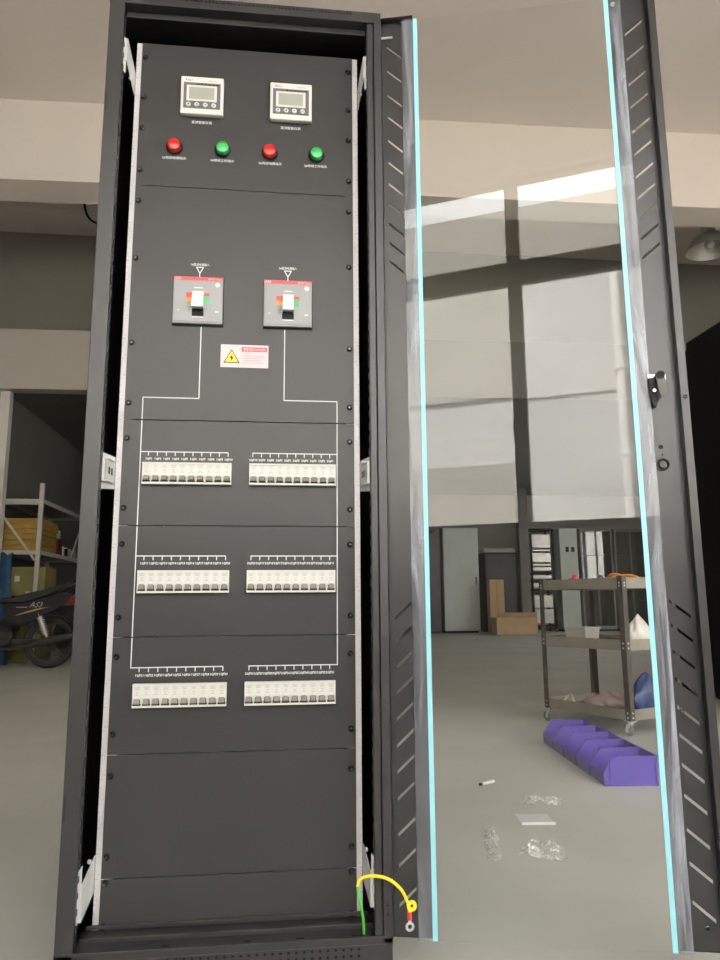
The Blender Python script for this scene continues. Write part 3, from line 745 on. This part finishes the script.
# top shelf
z = SZ[2]+.001
rh = MB(); rh.box(.37, .43, -.09, -.05, z, z+.05, .006); rh.cyl((.40,-.07,z+.05), (.40,-.07,z+.066), .012, seg=12)
on_tr('hand_tool', rh, M['red_lens'], 'small red tool on the left of the trolley top', 'tool')
cc = catmull([(.02,-.10,z+.02),(.05,-.06,z+.05),(.10,-.05,z+.06),(.15,-.07,z+.045),(.20,-.10,z+.03),(.16,-.15,z+.05),(.08,-.16,z+.055),(.03,-.2,z+.03),(.05,-.26,z+.01)], 6)
on_tr('cable', MB().tube(cc, .008, 8), M['orange'], 'coiled orange cable on top of the trolley', 'cable', smooth=60)
cg = catmull([(.13,-.05,z+.01),(.19,-.06,z+.055),(.24,-.09,z+.03),(.26,-.15,z+.01)], 6)
on_tr('cable', MB().tube(cg, .007, 8), M['grey_plastic'], 'grey cable lying left of the orange one on the trolley top', 'cable', smooth=60)

# ================================================================== VIOLET BINS
W_, D_, H_ = .205, .166, .108
def bin_mb():
    m = MB(); t = .003
    m.box(0, W_, 0, D_, 0, t)
    side = [(0,0,t),(W_,0,t),(W_,0,H_),(.045,0,H_),(-.004,0,.045)]
    for y in (0, D_-t): m.prism([(a, y, c) for a, _, c in side], (0,t,0))
    m.box(W_-t, W_, t, D_-t, t, H_)
    m.hexa([(0,t,t),(t,t,t),(t,D_-t,t),(0,D_-t,t),(-.004,t,.045),(-.001,t,.045),(-.001,D_-t,.045),(-.004,D_-t,.045)])
    # rim and ribs
    m.box(.045, W_+.004, -.004, 0, H_-.008, H_); m.box(.045, W_+.004, D_, D_+.002, H_-.008, H_); m.box(W_, W_+.004, 0, D_, H_-.008, H_)
    for x in (.022, W_-.010): m.box(x, x+.008, -.004, 0, .002, H_-.008)
    m.box(0, W_, -.002, 0, 0, .006)
    return m
bl = ['violet storage bin nearest the glass door, front of the row of five', 'second violet storage bin behind the frontmost one', 'violet storage bin in the middle of the row of five', 'fourth violet storage bin counting away from the glass door', 'violet storage bin farthest from the glass door, nearest the trolley']
bp0 = None
for i in range(5):
    if bp0 is None: o = bp0 = bin_mb().build('storage_bin', M['purple'])
    else: o = bp0.copy(); COL.objects.link(o)
    o.location = (1.315+.016*i, 1.252+.1735*i, 0); o.rotation_euler = (0,0,R(-6))
    tag(o, bl[i], 'storage bin', 'row of violet bins on the floor')

# ================================================================== FLOOR LITTER
def crumple(name, pts, label, seed, mat, h=.03, n=18):
    rnd = random.Random(seed); a, b, c, d = [Vector(p) for p in pts]; m = MB(); g = []
    for j in range(n+1):
        row = []
        for i in range(n+1):
            s, t = i/n, j/n; p = a.lerp(b, s).lerp(d.lerp(c, s), t)
            e = min(s,1-s,t,1-t)*4
            p = p+Vector((rnd.uniform(-1,1)*.006, rnd.uniform(-1,1)*.006, .0015+h*min(1,e)*abs(math.sin(7*s+seed)*math.sin(6*t+2*seed))*rnd.uniform(.3,1)))
            row.append(m.bm.verts.new(p))
        g.append(row)
    for j in range(n):
        for i in range(n): m.face([g[j][i],g[j][i+1],g[j+1][i+1],g[j+1][i]])
    bk = [[m.bm.verts.new(v.co-Vector((0,0,.0008))) for v in row] for row in g]
    for j in range(n):
        for i in range(n): m.face([bk[j][i],bk[j+1][i],bk[j+1][i+1],bk[j][i+1]])
    return tag(m.build(name, mat), label, 'plastic film')
crumple('plastic_film', [(.745,.56,0),(.86,.49,0),(.90,.62,0),(.81,.68,0)], 'crumpled clear film lying on the floor, closest to the cabinet door', 3, M['litter_film'])
crumple('plastic_film', [(.655,.53,0),(.69,.53,0),(.755,.82,0),(.715,.83,0)], 'narrow strip of clear film on the floor, left of the other scraps', 5, M['litter_film'], .015)
crumple('plastic_film', [(.93,1.05,0),(1.05,1.02,0),(1.09,1.11,0),(.965,1.15,0)], 'thin scrap of clear film on the floor beside the violet bins', 9, M['litter_film'], .02)
ps = MB(); pm = Matrix.Translation((.846,.826,.002)) @ Matrix.Rotation(-.11, 4, 'Z')
ps.perf(0, .105, 0, .104, 0, 13, 6, .0029); ps.xf(Matrix.Rotation(-math.pi/2+.02, 4, 'X'))
for v in ps.bm.verts: v.co = Vector((v.co.x, abs(v.co.y), abs(v.co.z)+.0005))
ps.box(0, .105, -.004, .002, 0, .008)
tag(ps.xf(pm).build('packing_strip', M['legend']), 'white perforated packing strip lying flat on the floor', 'packing')
tube = MB().cyl((.858,1.32,.007), (.915,1.36,.007), .0065, seg=12); tube.mi = 1; tube.cyl((.848,1.313,.007), (.857,1.3195,.007), .0055, seg=12)
tag(tube.build('plastic_tube', [M['white_plastic'], M['dark']], smooth=40), 'short white tube with a dark tip lying on the floor', 'tube')

# ================================================================== BLACK CABINETS AT RIGHT
def black_cab(loc, dp_, h, label):
    t = thing('server_cabinet', label, 'cabinet', loc, 0, 'black cabinets right of the glass door')
    MB().box(0, .8, 0, dp_, .03, h, .02).build('body', M['black_cab'], t)
    MB().box(-.012, -.001, .03, dp_-.03, .06, h-.05, .003).build('side_panel', M['black_cab'], t)
    for x in (.06, .70):
        for y in (.06, dp_-.1): MB().cyl((x+.02,y+.02,0), (x+.02,y+.02,.03), .03, seg=12).build('foot', M['dark'], t)
    MB().box(.03, .77, -.02, -.001, .08, h-.06, .003).build('door', M['black_cab'], t)
black_cab((3.03, 2.20, 0), 1.06, 2.56, 'taller black cabinet at the right edge, nearer the glass door')
black_cab((3.20, 3.30, 0), 0.80, 2.61, 'black cabinet mostly hidden behind the glass door edge')

# ================================================================== STORAGE RACK AND ITS LOAD
rk = thing('storage_rack', 'white metal storage rack against the bay wall left of the cabinet', 'rack', (-3.09, 8.75, 0))
RX0, RX1, RY0, RY1 = -3.385, -2.86, 7.78, 9.75
def rp(n, mb, m=M['rack_white']): return mb.xf(Matrix.Translation((3.09,-8.75,0))).build(n, m, rk)
for x in (RX0, RX1-.05):
    for y in (RY0, RY1-.05): rp('post', MB().box(x, x+.05, y, y+.045, 0, 2.20))
for z in (1.36, 2.0):
    b = MB()
    b.box(RX0+.05, RX1-.05, RY0, RY0+.03, z-.05, z); b.box(RX0+.05, RX1-.05, RY1-.035, RY1-.005, z-.05, z)
    for x in (RX0, RX1-.03): b.box(x, x+.03, RY0+.045, RY1-.05, z-.05, z)
    rp('shelf_beam', b)
    rp('shelf_board', MB().box(RX0+.03, RX1-.03, RY0+.03, RY1-.035, z-.015, z+.002), M['trolley_shelf'])
b = MB().box(RX0+.05, RX1-.05, RY0, RY0+.03, 1.93, 1.955) ; rp('end_rail', b)
d = Vector((RX1-.05-RX0-.05, 0, -.56)); rp('diagonal_brace', MB().obox((-3.1225, RY0-.012, 1.52), d, (0,1,0), d.cross(Vector((0,1,0))), d.length/2, .006, .013))
d = Vector((0, .55, .56)); rp('diagonal_brace', MB().obox((RX1+.008, RY1-.4, 1.62), d, (1,0,0), d.cross(Vector((1,0,0))), d.length/2, .006, .013))
nm = ['bottom', 'second from the bottom', 'third from the bottom', 'third from the top', 'second from the top', 'top']
zz = 1.364
for i in range(6):
    w = .44+random.uniform(-.015,.015); x0 = -3.335+random.uniform(0,.02); y0 = 7.83+random.uniform(0,.02)
    m = MB().box(x0, x0+w, y0, y0+.72, zz, zz+.062, .012); m.box(x0+.01, x0+w-.01, y0+.01, y0+.71, zz+.062, zz+.0655)
    tag(m.build('flat_carton', M['yellow_card']), 'yellow flat carton, %s of six in the stack on the rack' % nm[i], 'carton', 'yellow cartons on the rack')
    zz += .0672
tag(MB().box(-3.10, -2.90, 8.62, 8.84, 1.364, 1.58, .006).box(-3.06, -2.95, 8.616, 8.62, 1.42, 1.52).box(-3.1, -2.9, 8.72, 8.74, 1.58, 1.582).build('carton', M['maroon']), 'dark red carton on the rack shelf behind the yellow stack', 'carton')
tag(MB().box(-3.08, -2.93, 8.64, 8.82, 1.584, 1.70, .005).box(-3.02, -2.99, 8.64, 8.82, 1.70, 1.7015).build('carton', M['white_card']), 'small white carton on top of the dark red one on the rack', 'carton')
for (x, y, r, h, mt, lb) in ((-2.965, 9.00, .045, .15, 'white_card', 'white jar with dark lid on the rack shelf beside the cartons'), (-2.955, 9.16, .04, .13, 'dark', 'black jar with pale lid on the rack shelf, farther than the white jar')):
    j = MB().lathe([(0,0),(r,0),(r,h*.8),(r*.8,h*.88),(r*.8,h*.9),(0,h*.9)], (x,y,1.364), 'z', 18)
    jo = tag(j.build('jar', M[mt], smooth=40), lb, 'jar', 'jars on the rack')
    MB().cyl((x,y,1.364+h*.9), (x,y,1.364+h), r*.85, seg=18).build('lid', M['dark' if mt != 'dark' else 'white_card'], jo)
tag(MB().box(-3.05, -2.90, 9.26, 9.52, 1.364, 1.48, .006).box(-3.0, -2.95, 9.258, 9.26, 1.38, 1.46).build('carton', M['grey_plastic']), 'grey low box at the far end of the rack shelf', 'carton')
oc = MB().box(-3.31, -2.80, 7.86, 8.30, 0, 1.16, .008); oc.box(-3.31, -2.80, 8.07, 8.09, 1.16, 1.1615); oc.mi = 1; oc.box(-3.16, -3.10, 7.857, 7.86, .98, 1.05).box(-3.02, -2.97, 7.857, 7.86, .80, .86)
tag(oc.build('carton', [M['olive_card'], M['white_card']]), 'tall olive yellow carton standing under the rack behind the motorcycle', 'carton')
bt = MB(); rings = []
for j in range(13):
    t = j/12; ring = []
    for i in range(20):
        a = 2*math.pi*i/20; rr = (.075+.008*math.sin(3*a+5*t)+.006*math.sin(7*a-4*t))*(1-.15*t)
        ring.append(bt.bm.verts.new((-3.19+rr*math.cos(a), 7.64+rr*math.sin(a)*.8, 1.30*t+(.03*math.sin(2*a) if j == 12 else 0))))
    rings.append(ring)
bt.face(rings[0][::-1]); bt.face(rings[-1])
for a, b in zip(rings, rings[1:]):
    for k in range(20): bt.face([a[k],a[(k+1)%20],b[(k+1)%20],b[k]])
tag(bt.build('tarpaulin', M['blue_tarp'], smooth=60), 'rolled blue tarpaulin standing upright at the left edge behind the motorcycle', 'tarpaulin')

# ================================================================== MOTORCYCLE (facing left)
mc = thing('motorcycle', 'black motorcycle with a gold decal parked in front of the rack', 'motorcycle', (-3.09, 7.1, 0))
MXR, MXF, MY, WR = -2.47, -3.70, 7.10, .285
def mp_(n, mb, m, smooth=None, par=None): return mb.xf(Matrix.Translation((3.09,-7.1,0))).build(n, m, par or mc, smooth=smooth)
for wx in (MXR, MXF):
    tyre = MB().lathe([(.225,-.03),(.245,-.042),(.272,-.038),(WR,-.015),(WR,.015),(.272,.038),(.245,.042),(.225,.03),(.225,-.03)], (wx,MY,WR), 'y', 40)
    w = mp_('wheel', tyre, M['rubber'], 50)
    rim = MB().lathe([(.205,-.022),(.226,-.03),(.226,.03),(.205,.022),(.205,-.022)], (wx,MY,WR), 'y', 36)
    for k in range(6):
        a = k*math.pi/3+.3; rim.obox((wx+.125*math.cos(a), MY, WR+.125*math.sin(a)), (math.cos(a),0,math.sin(a)), (0,1,0), (-math.sin(a),0,math.cos(a)), .09, .012, .013)
    rim.cyl((wx,MY-.05,WR), (wx,MY+.05,WR), .045, seg=18)
    mp_('rim', rim, M['moto_metal'], 40, w)
    br = MB().lathe([(.05,-.055),(.095,-.055),(.095,-.048),(.05,-.048)], (wx,MY,WR), 'y', 24)
    for k in range(8): br.cyl((wx+.075*math.cos(k*.785), MY-.057, WR+.075*math.sin(k*.785)), (wx+.075*math.cos(k*.785), MY-.054, WR+.075*math.sin(k*.785)), .009, seg=8)
    mp_('brake_drum', br, M['moto_metal'], 40, w)
def slab(poly, y0, y1): return MB().prism([(x, y0, z) for x, z in poly], (0, y1-y0, 0))
seat = slab([(-3.00,.76),(-2.88,.79),(-2.70,.80),(-2.50,.87),(-2.30,.93),(-2.22,.97),(-2.24,.90),(-2.45,.80),(-2.70,.735),(-3.00,.70)], MY-.13, MY+.13)
bmesh.ops.bevel(seat.bm, geom=[e for e in seat.bm.edges if abs(e.verts[0].co.y-e.verts[1].co.y) < 1e-6], offset=.025, segments=3, affect='EDGES')
mp_('seat', seat, M['moto_seat'], 40)
sc_ = slab([(-2.96,.70),(-2.66,.735),(-2.34,.83),(-2.24,.80),(-2.30,.70),(-2.52,.58),(-2.76,.47),(-2.92,.50)], MY-.115, MY+.115)
so = mp_('side_cover', sc_, M['moto_black'])
mp_('stripe', slab([(-2.83,.575),(-2.62,.63),(-2.46,.675),(-2.62,.65),(-2.78,.60)], MY-.118, MY-.115), M['gold'], None, so)
tx = MB().text('AS3', -2.61, .668, .085, MY-.119, shear=.35); tx.box(-2.82, -2.70, MY-.118, MY-.115, .667, .674)
mp_('lettering', tx, M['white_plastic'], None, so)
mp_('tail_lamp', slab([(-2.38,.76),(-2.20,.81),(-2.15,.77),(-2.18,.69),(-2.34,.685)], MY-.10, MY+.10), M['tail_red'])
fd = MB(); N = 14
for k in range(N):
    a0, a1 = R(-12)+k*R(112)/N, R(-12)+(k+1)*R(112)/N
    fd.hexa([(MXR+r_*math.cos(a), y, WR+r_*math.sin(a)) for y in (MY-.06, MY+.06) for r_, a in ((.315,a0),(.325,a0),(.325,a1),(.315,a1))])
mp_('rear_fender', fd, M['moto_black'])
fd = MB()
for k in range(N):
    a0, a1 = R(30)+k*R(120)/N, R(30)+(k+1)*R(120)/N
    fd.hexa([(MXF+r_*math.cos(a), y, WR+r_*math.sin(a)) for y in (MY-.06, MY+.06) for r_, a in ((.31,a0),(.32,a0),(.32,a1),(.31,a1))])
mp_('front_fender', fd, M['moto_black'])
sh = MB().cyl((-2.47,MY-.10,.33), (-2.58,MY-.10,.60), .016, seg=10)
pts = []
for k in range(90):
    t = k/89; c = Vector((-2.485,MY-.10,.37)).lerp(Vector((-2.565,MY-.10,.565)), t); a = t*9*2*math.pi
    pts.append(c+Vector((math.cos(a)*.03, math.sin(a)*.03, math.cos(a)*.012)))
sh.tube(pts, .006, 6); mp_('shock_absorber', sh, M['zinc'], 60)
sw = MB().obox((-2.68,MY-.075,.295), (1,0,-.03), (0,1,0), (.03,0,1), .23, .014, .022).obox((-2.68,MY+.075,.295), (1,0,-.03), (0,1,0), (.03,0,1), .23, .014, .022)
mp_('swing_arm', sw, M['moto_metal'])
en = MB().box(-3.10, -2.86, MY-.12, MY+.12, .26, .46, .03).lathe([(0,-.14),(.09,-.14),(.10,-.12)], (-2.92,MY,.36), 'y', 20).box(-3.28, -3.10, MY-.07, MY+.07, .36, .50, .01)
for k in range(6): en.box(-3.26+k*.027, -3.25+k*.027, MY-.085, MY+.085, .345, .515)
mp_('engine', en, M['moto_metal'], 30)
ex = MB().tube(catmull([(-3.22,MY-.05,.36),(-3.20,MY-.12,.26),(-2.95,MY-.14,.22),(-2.70,MY-.15,.25),(-2.60,MY-.15,.27)], 5), .02, 10); ex.cyl((-2.62,MY-.155,.265), (-2.18,MY-.155,.36), .045, .04, seg=14)
mp_('exhaust', ex, M['moto_metal'], 40)
lg_ = slab([(-3.40,.90),(-3.34,.95),(-3.05,.52),(-2.86,.46),(-2.86,.40),(-3.08,.42),(-3.30,.50)], MY-.16, MY+.16)
mp_('leg_shield', lg_, M['moto_black'])
fk = MB()
for s in (-1, 1): fk.cyl((MXF,MY+s*.075,WR), (-3.50,MY+s*.075,.82), .022, seg=12)
fk.cyl((-3.52,MY,.74), (-3.43,MY,1.0), .03, seg=12); mp_('fork', fk, M['moto_metal'], 40)
hbm = MB().tube(catmull([(-3.30,MY-.33,1.0),(-3.38,MY-.2,1.03),(-3.44,MY,1.01),(-3.38,MY+.2,1.03),(-3.30,MY+.33,1.0)], 6), .012, 8)
hbm.cyl((-3.28,MY-.36,.995), (-3.34,MY-.24,1.02), .018, seg=10); hbm.cyl((-3.28,MY+.36,.995), (-3.34,MY+.24,1.02), .018, seg=10)
mp_('handlebar', hbm, M['moto_black'], 40)
hlm = MB().lathe([(0,.10),(.05,.09),(.085,.05),(.09,0),(.08,-.01),(0,-.02)], (-3.52,MY,.93), 'x', 20); mp_('headlamp', hlm, M['moto_black'], 40)
gb = MB().tube(catmull([(-2.35,MY-.10,.86),(-2.20,MY-.10,.93),(-2.08,MY-.09,1.0),(-2.06,MY,1.01),(-2.08,MY+.09,1.0),(-2.20,MY+.10,.93),(-2.35,MY+.10,.86)], 5), .012, 8); mp_('grab_rail', gb, M['moto_metal'], 60)
st = MB().cyl((-2.92,MY-.08,.28), (-2.98,MY-.27,.012), .012, seg=8).box(-3.01, -2.95, MY-.30, MY-.25, 0, .012); mp_('kickstand', st, M['moto_metal'])
pl = MB().obox((-2.27,MY,.62), (.3,0,1), (0,1,0), (-1,0,.3), .075, .09, .002); mp_('number_plate', pl, M['moto_metal'])

# ================================================================== FAR BACKGROUND THROUGH THE GLASS
YB = 15.0
t = thing('tall_cabinet', 'pale green tall steel cabinet standing left of the brown cartons in the far background', 'cabinet', (4.28, YB+.25, 0))
MB().box(-.42, .42, -.25, .25, .05, 2.42, .01).build('body', M['pale_green'], t); MB().box(-.41, .41, -.262, -.251, .08, 2.40, .004).build('door', M['pale_green'], t)
MB().box(-.38, .38, -.2, .2, 0, .05).build('plinth', M['dark'], t); MB().box(.33, .36, -.275, -.263, 1.1, 1.28).build('handle', M['moto_metal'], t)
t = thing('server_cabinet', 'dark open equipment cabinet behind the brown cartons in the far background', 'cabinet', (5.25, YB+.35, 0))
MB().box(-.40, .40, -.3, .3, .04, 1.85, .01).build('body', M['black_cab'], t); MB().box(-.36, .36, -.315, -.301, .10, 1.80, .003).build('door', M['moto_black'], t); MB().box(-.40, .38, -.31, .29, 1.852, 1.95).build('top_box', M['grey_plastic'], t)
MB().box(.28, .31, -.33, -.316, .9, 1.05).build('handle', M['moto_metal'], t); MB().box(-.36, .36, -.26, .26, 0, .04).build('plinth', M['dark'], t)
t = thing('carton', 'tall brown carton standing in the far background before a dark cabinet', 'carton', (4.98, YB-.32, 0))
MB().box(-.17, .17, -.12, .12, 0, 1.20, .008).build('body', M['brown_card'], t); MB().box(-.02, .02, -.122, -.1205, .3, 1.2).build('packing_tape', M['yellow_card'], t)
t = thing('carton', 'wide low brown carton on the floor in the far background', 'carton', (5.22, YB-.85, 0))
MB().box(-.46, .46, -.2, .2, 0, .36, .008).build('body', M['brown_card'], t); MB().hexa([(-.46,-.2,.362),(.46,-.2,.362),(.46,-.19,.362),(-.46,-.19,.362),(-.40,-.30,.47),(.42,-.30,.47),(.42,-.29,.47),(-.40,-.29,.47)]).build('flap', M['brown_card'], t)
t = thing('server_rack', 'open rack filled with shiny silver equipment behind the trolley', 'rack', (6.28, YB+.3, 0))
fr = MB()
for x in (-.29, .25): fr.box(x, x+.04, -.25, -.21, .0, 2.42); fr.box(x, x+.04, .21, .25, .0, 2.42)
fr.box(-.29, .29, -.25, .25, 2.38, 2.42); fr.box(-.29, .29, -.25, .25, .06, .14)
fr.build('frame', M['black_cab'], t)
zz = .2
for k, h in enumerate((.34, .30, .05, .05, .12, .05, .10, .05, .10, .06, .24, .06, .34)):
    MB().box(-.245, .20, -.235, .2, zz, zz+h-.02, .004).build('equipment_unit', M['server_grey'] if k not in (2, 3, 5, 7) else M['black_cab'], t); zz += h+.02
t = thing('tall_cabinet', 'pale green cabinet with two small dark vents beside the silver rack', 'cabinet', (6.93, YB+.3, 0))
MB().box(-.22, .22, -.25, .25, .05, 2.42, .01).build('body', M['pale_green'], t); MB().box(-.2, .2, -.2, .2, 0, .05).build('plinth', M['dark'], t)
for x in (-.08, .06): MB().box(x, x+.08, -.256, -.2505, 1.86, 1.98).build('vent', M['dark'], t)
for i, lb in enumerate(('grey glass-fronted cabinet behind the trolley, next to the pale green one', 'grey glass-fronted cabinet behind the trolley, farthest right')):
    t = thing('display_cabinet', lb, 'cabinet', (7.62+i*.86, YB+.3, 0), 0, 'grey glass-fronted cabinets')
    b = MB(); b.box(-.40, .40, .2, .25, .05, 2.42); b.box(-.40, -.36, -.25, .2, .05, 2.42); b.box(.36, .40, -.25, .2, .05, 2.42); b.box(-.36, .36, -.25, .2, 2.36, 2.42); b.box(-.36, .36, -.25, .2, .05, .12); b.box(-.02, .02, -.25, -.22, .12, 2.36)
    b.build('body', M['grey_cab'], t); MB().box(-.36, .36, -.2, .2, 0, .05).build('plinth', M['dark'], t)
    for z in (.7, 1.25, 1.8): MB().box(-.355, .355, -.2, .195, z, z+.02).build('shelf', M['grey_cab'], t)
    for x in (-.355, .022): MB().box(x, x+.333, -.24, -.235, .125, 2.355).build('glass_door', M['cab_glass'], t)
t = thing('tall_cabinet', 'dark brown narrow cabinet at the far left seen through the glass', 'cabinet', (3.55, YB+.3, 0))
MB().box(-.25, .25, -.25, .25, .05, 2.35, .01).build('body', M['maroon'], t); MB().box(-.22, .22, -.2, .2, 0, .05).build('plinth', M['dark'], t); MB().box(-.24, .24, -.26, -.251, .08, 2.32).build('door', M['moto_black'], t)

# pendant lamp and hanging cable behind the beam
lt = thing('pendant_lamp', 'dome pendant lamp hanging behind the beam at the right edge', 'lamp', (5.82, 7.0, 5.36))
MB().lathe([(.30,0),(.295,.02),(.24,.13),(.15,.22),(.09,.25),(.085,.34),(0,.34)], (0,0,0), 'z', 32).lathe([(.285,.012),(.23,.12),(.14,.21),(0,.22)], (0,0,0), 'z', 32).build('lamp_shade', M['lamp_shade'], lt, smooth=40)
MB().lathe([(0,.03),(.05,.045),(.065,.09),(.04,.15),(.03,.22)], (0,0,0), 'z', 18).build('bulb', M['white_plastic'], lt, smooth=60)
MB().cyl((0,0,.34), (0,0,ZC-5.36-.001), .012, seg=8).build('rod', M['dark'], lt)
tag(MB().tube(catmull([(-2.42,7.0,ZC-.001),(-2.40,7.0,5.85),(-2.36,7.0,5.55),(-2.32,7.0,5.42),(-2.25,7.0,5.34),(-2.16,7.0,5.33),(-2.10,7.0,5.45),(-2.08,7.0,5.8),(-2.08,7.0,ZC-.001)], 6), .014, 8).build('hanging_cable', M['dark'], smooth=60), 'dark cable loop hanging below the ceiling left of the cabinet', 'cable')

# ================================================================== LIGHT
w = bpy.data.worlds.new('sky'); S.world = w; w.use_nodes = True
bg = w.node_tree.nodes['Background']; bg.inputs['Color'].default_value = (1.0, 0.995, 0.985, 1); bg.inputs['Strength'].default_value = 12.5
sd = bpy.data.lights.new('sun', 'SUN'); sd.energy = 29.0; sd.angle = R(3); sd.color = (1, .98, .95)
so_ = bpy.data.objects.new('sun', sd); COL.objects.link(so_)
dv = Vector((.25, -.62, -.75)); so_.rotation_euler = dv.to_track_quat('-Z', 'Y').to_euler(); so_.location = (0, 0, 12)
pd = bpy.data.lights.new('window_portal', 'AREA'); pd.shape = 'RECTANGLE'; pd.size = WX1-WX0; pd.size_y = WZ1-WZ0; pd.cycles.is_portal = True
pt = bpy.data.objects.new('window_portal', pd); COL.objects.link(pt); pt.location = ((WX0+WX1)/2, -4.22, (WZ0+WZ1)/2); pt.rotation_euler = (R(90), 0, 0)

# ================================================================== CAMERA
q = (0.08547971, -1.50235842, 0.59631452+Z0); yaw, pit, rol = R(6.36748655), R(9.72607326), R(-0.40336476)
fwd = Vector((math.sin(yaw)*math.cos(pit), math.cos(yaw)*math.cos(pit), math.sin(pit)))
rt_ = Vector((math.cos(yaw), -math.sin(yaw), 0)); up = rt_.cross(fwd)
r2 = rt_*math.cos(rol)+up*math.sin(rol); u2 = -rt_*math.sin(rol)+up*math.cos(rol)
cd = bpy.data.cameras.new('camera'); cd.sensor_fit = 'HORIZONTAL'; cd.sensor_width = 36; cd.lens = 36; cd.clip_start = .02; cd.clip_end = 200
co = bpy.data.objects.new('camera', cd); COL.objects.link(co)
mw = Matrix((r2, u2, -fwd)).transposed().to_4x4(); mw.translation = q; co.matrix_world = mw
S.camera = co

S.view_settings.view_transform = 'Standard'; S.view_settings.look = 'None'; S.view_settings.gamma = 1; S.view_settings.exposure = 0.0
S.view_settings.use_curve_mapping = False
S.cycles.use_denoising = True; S.cycles.max_bounces = 12; S.cycles.diffuse_bounces = 6; S.cycles.glossy_bounces = 4; S.cycles.transparent_max_bounces = 24
S.cycles.sample_clamp_indirect = 12
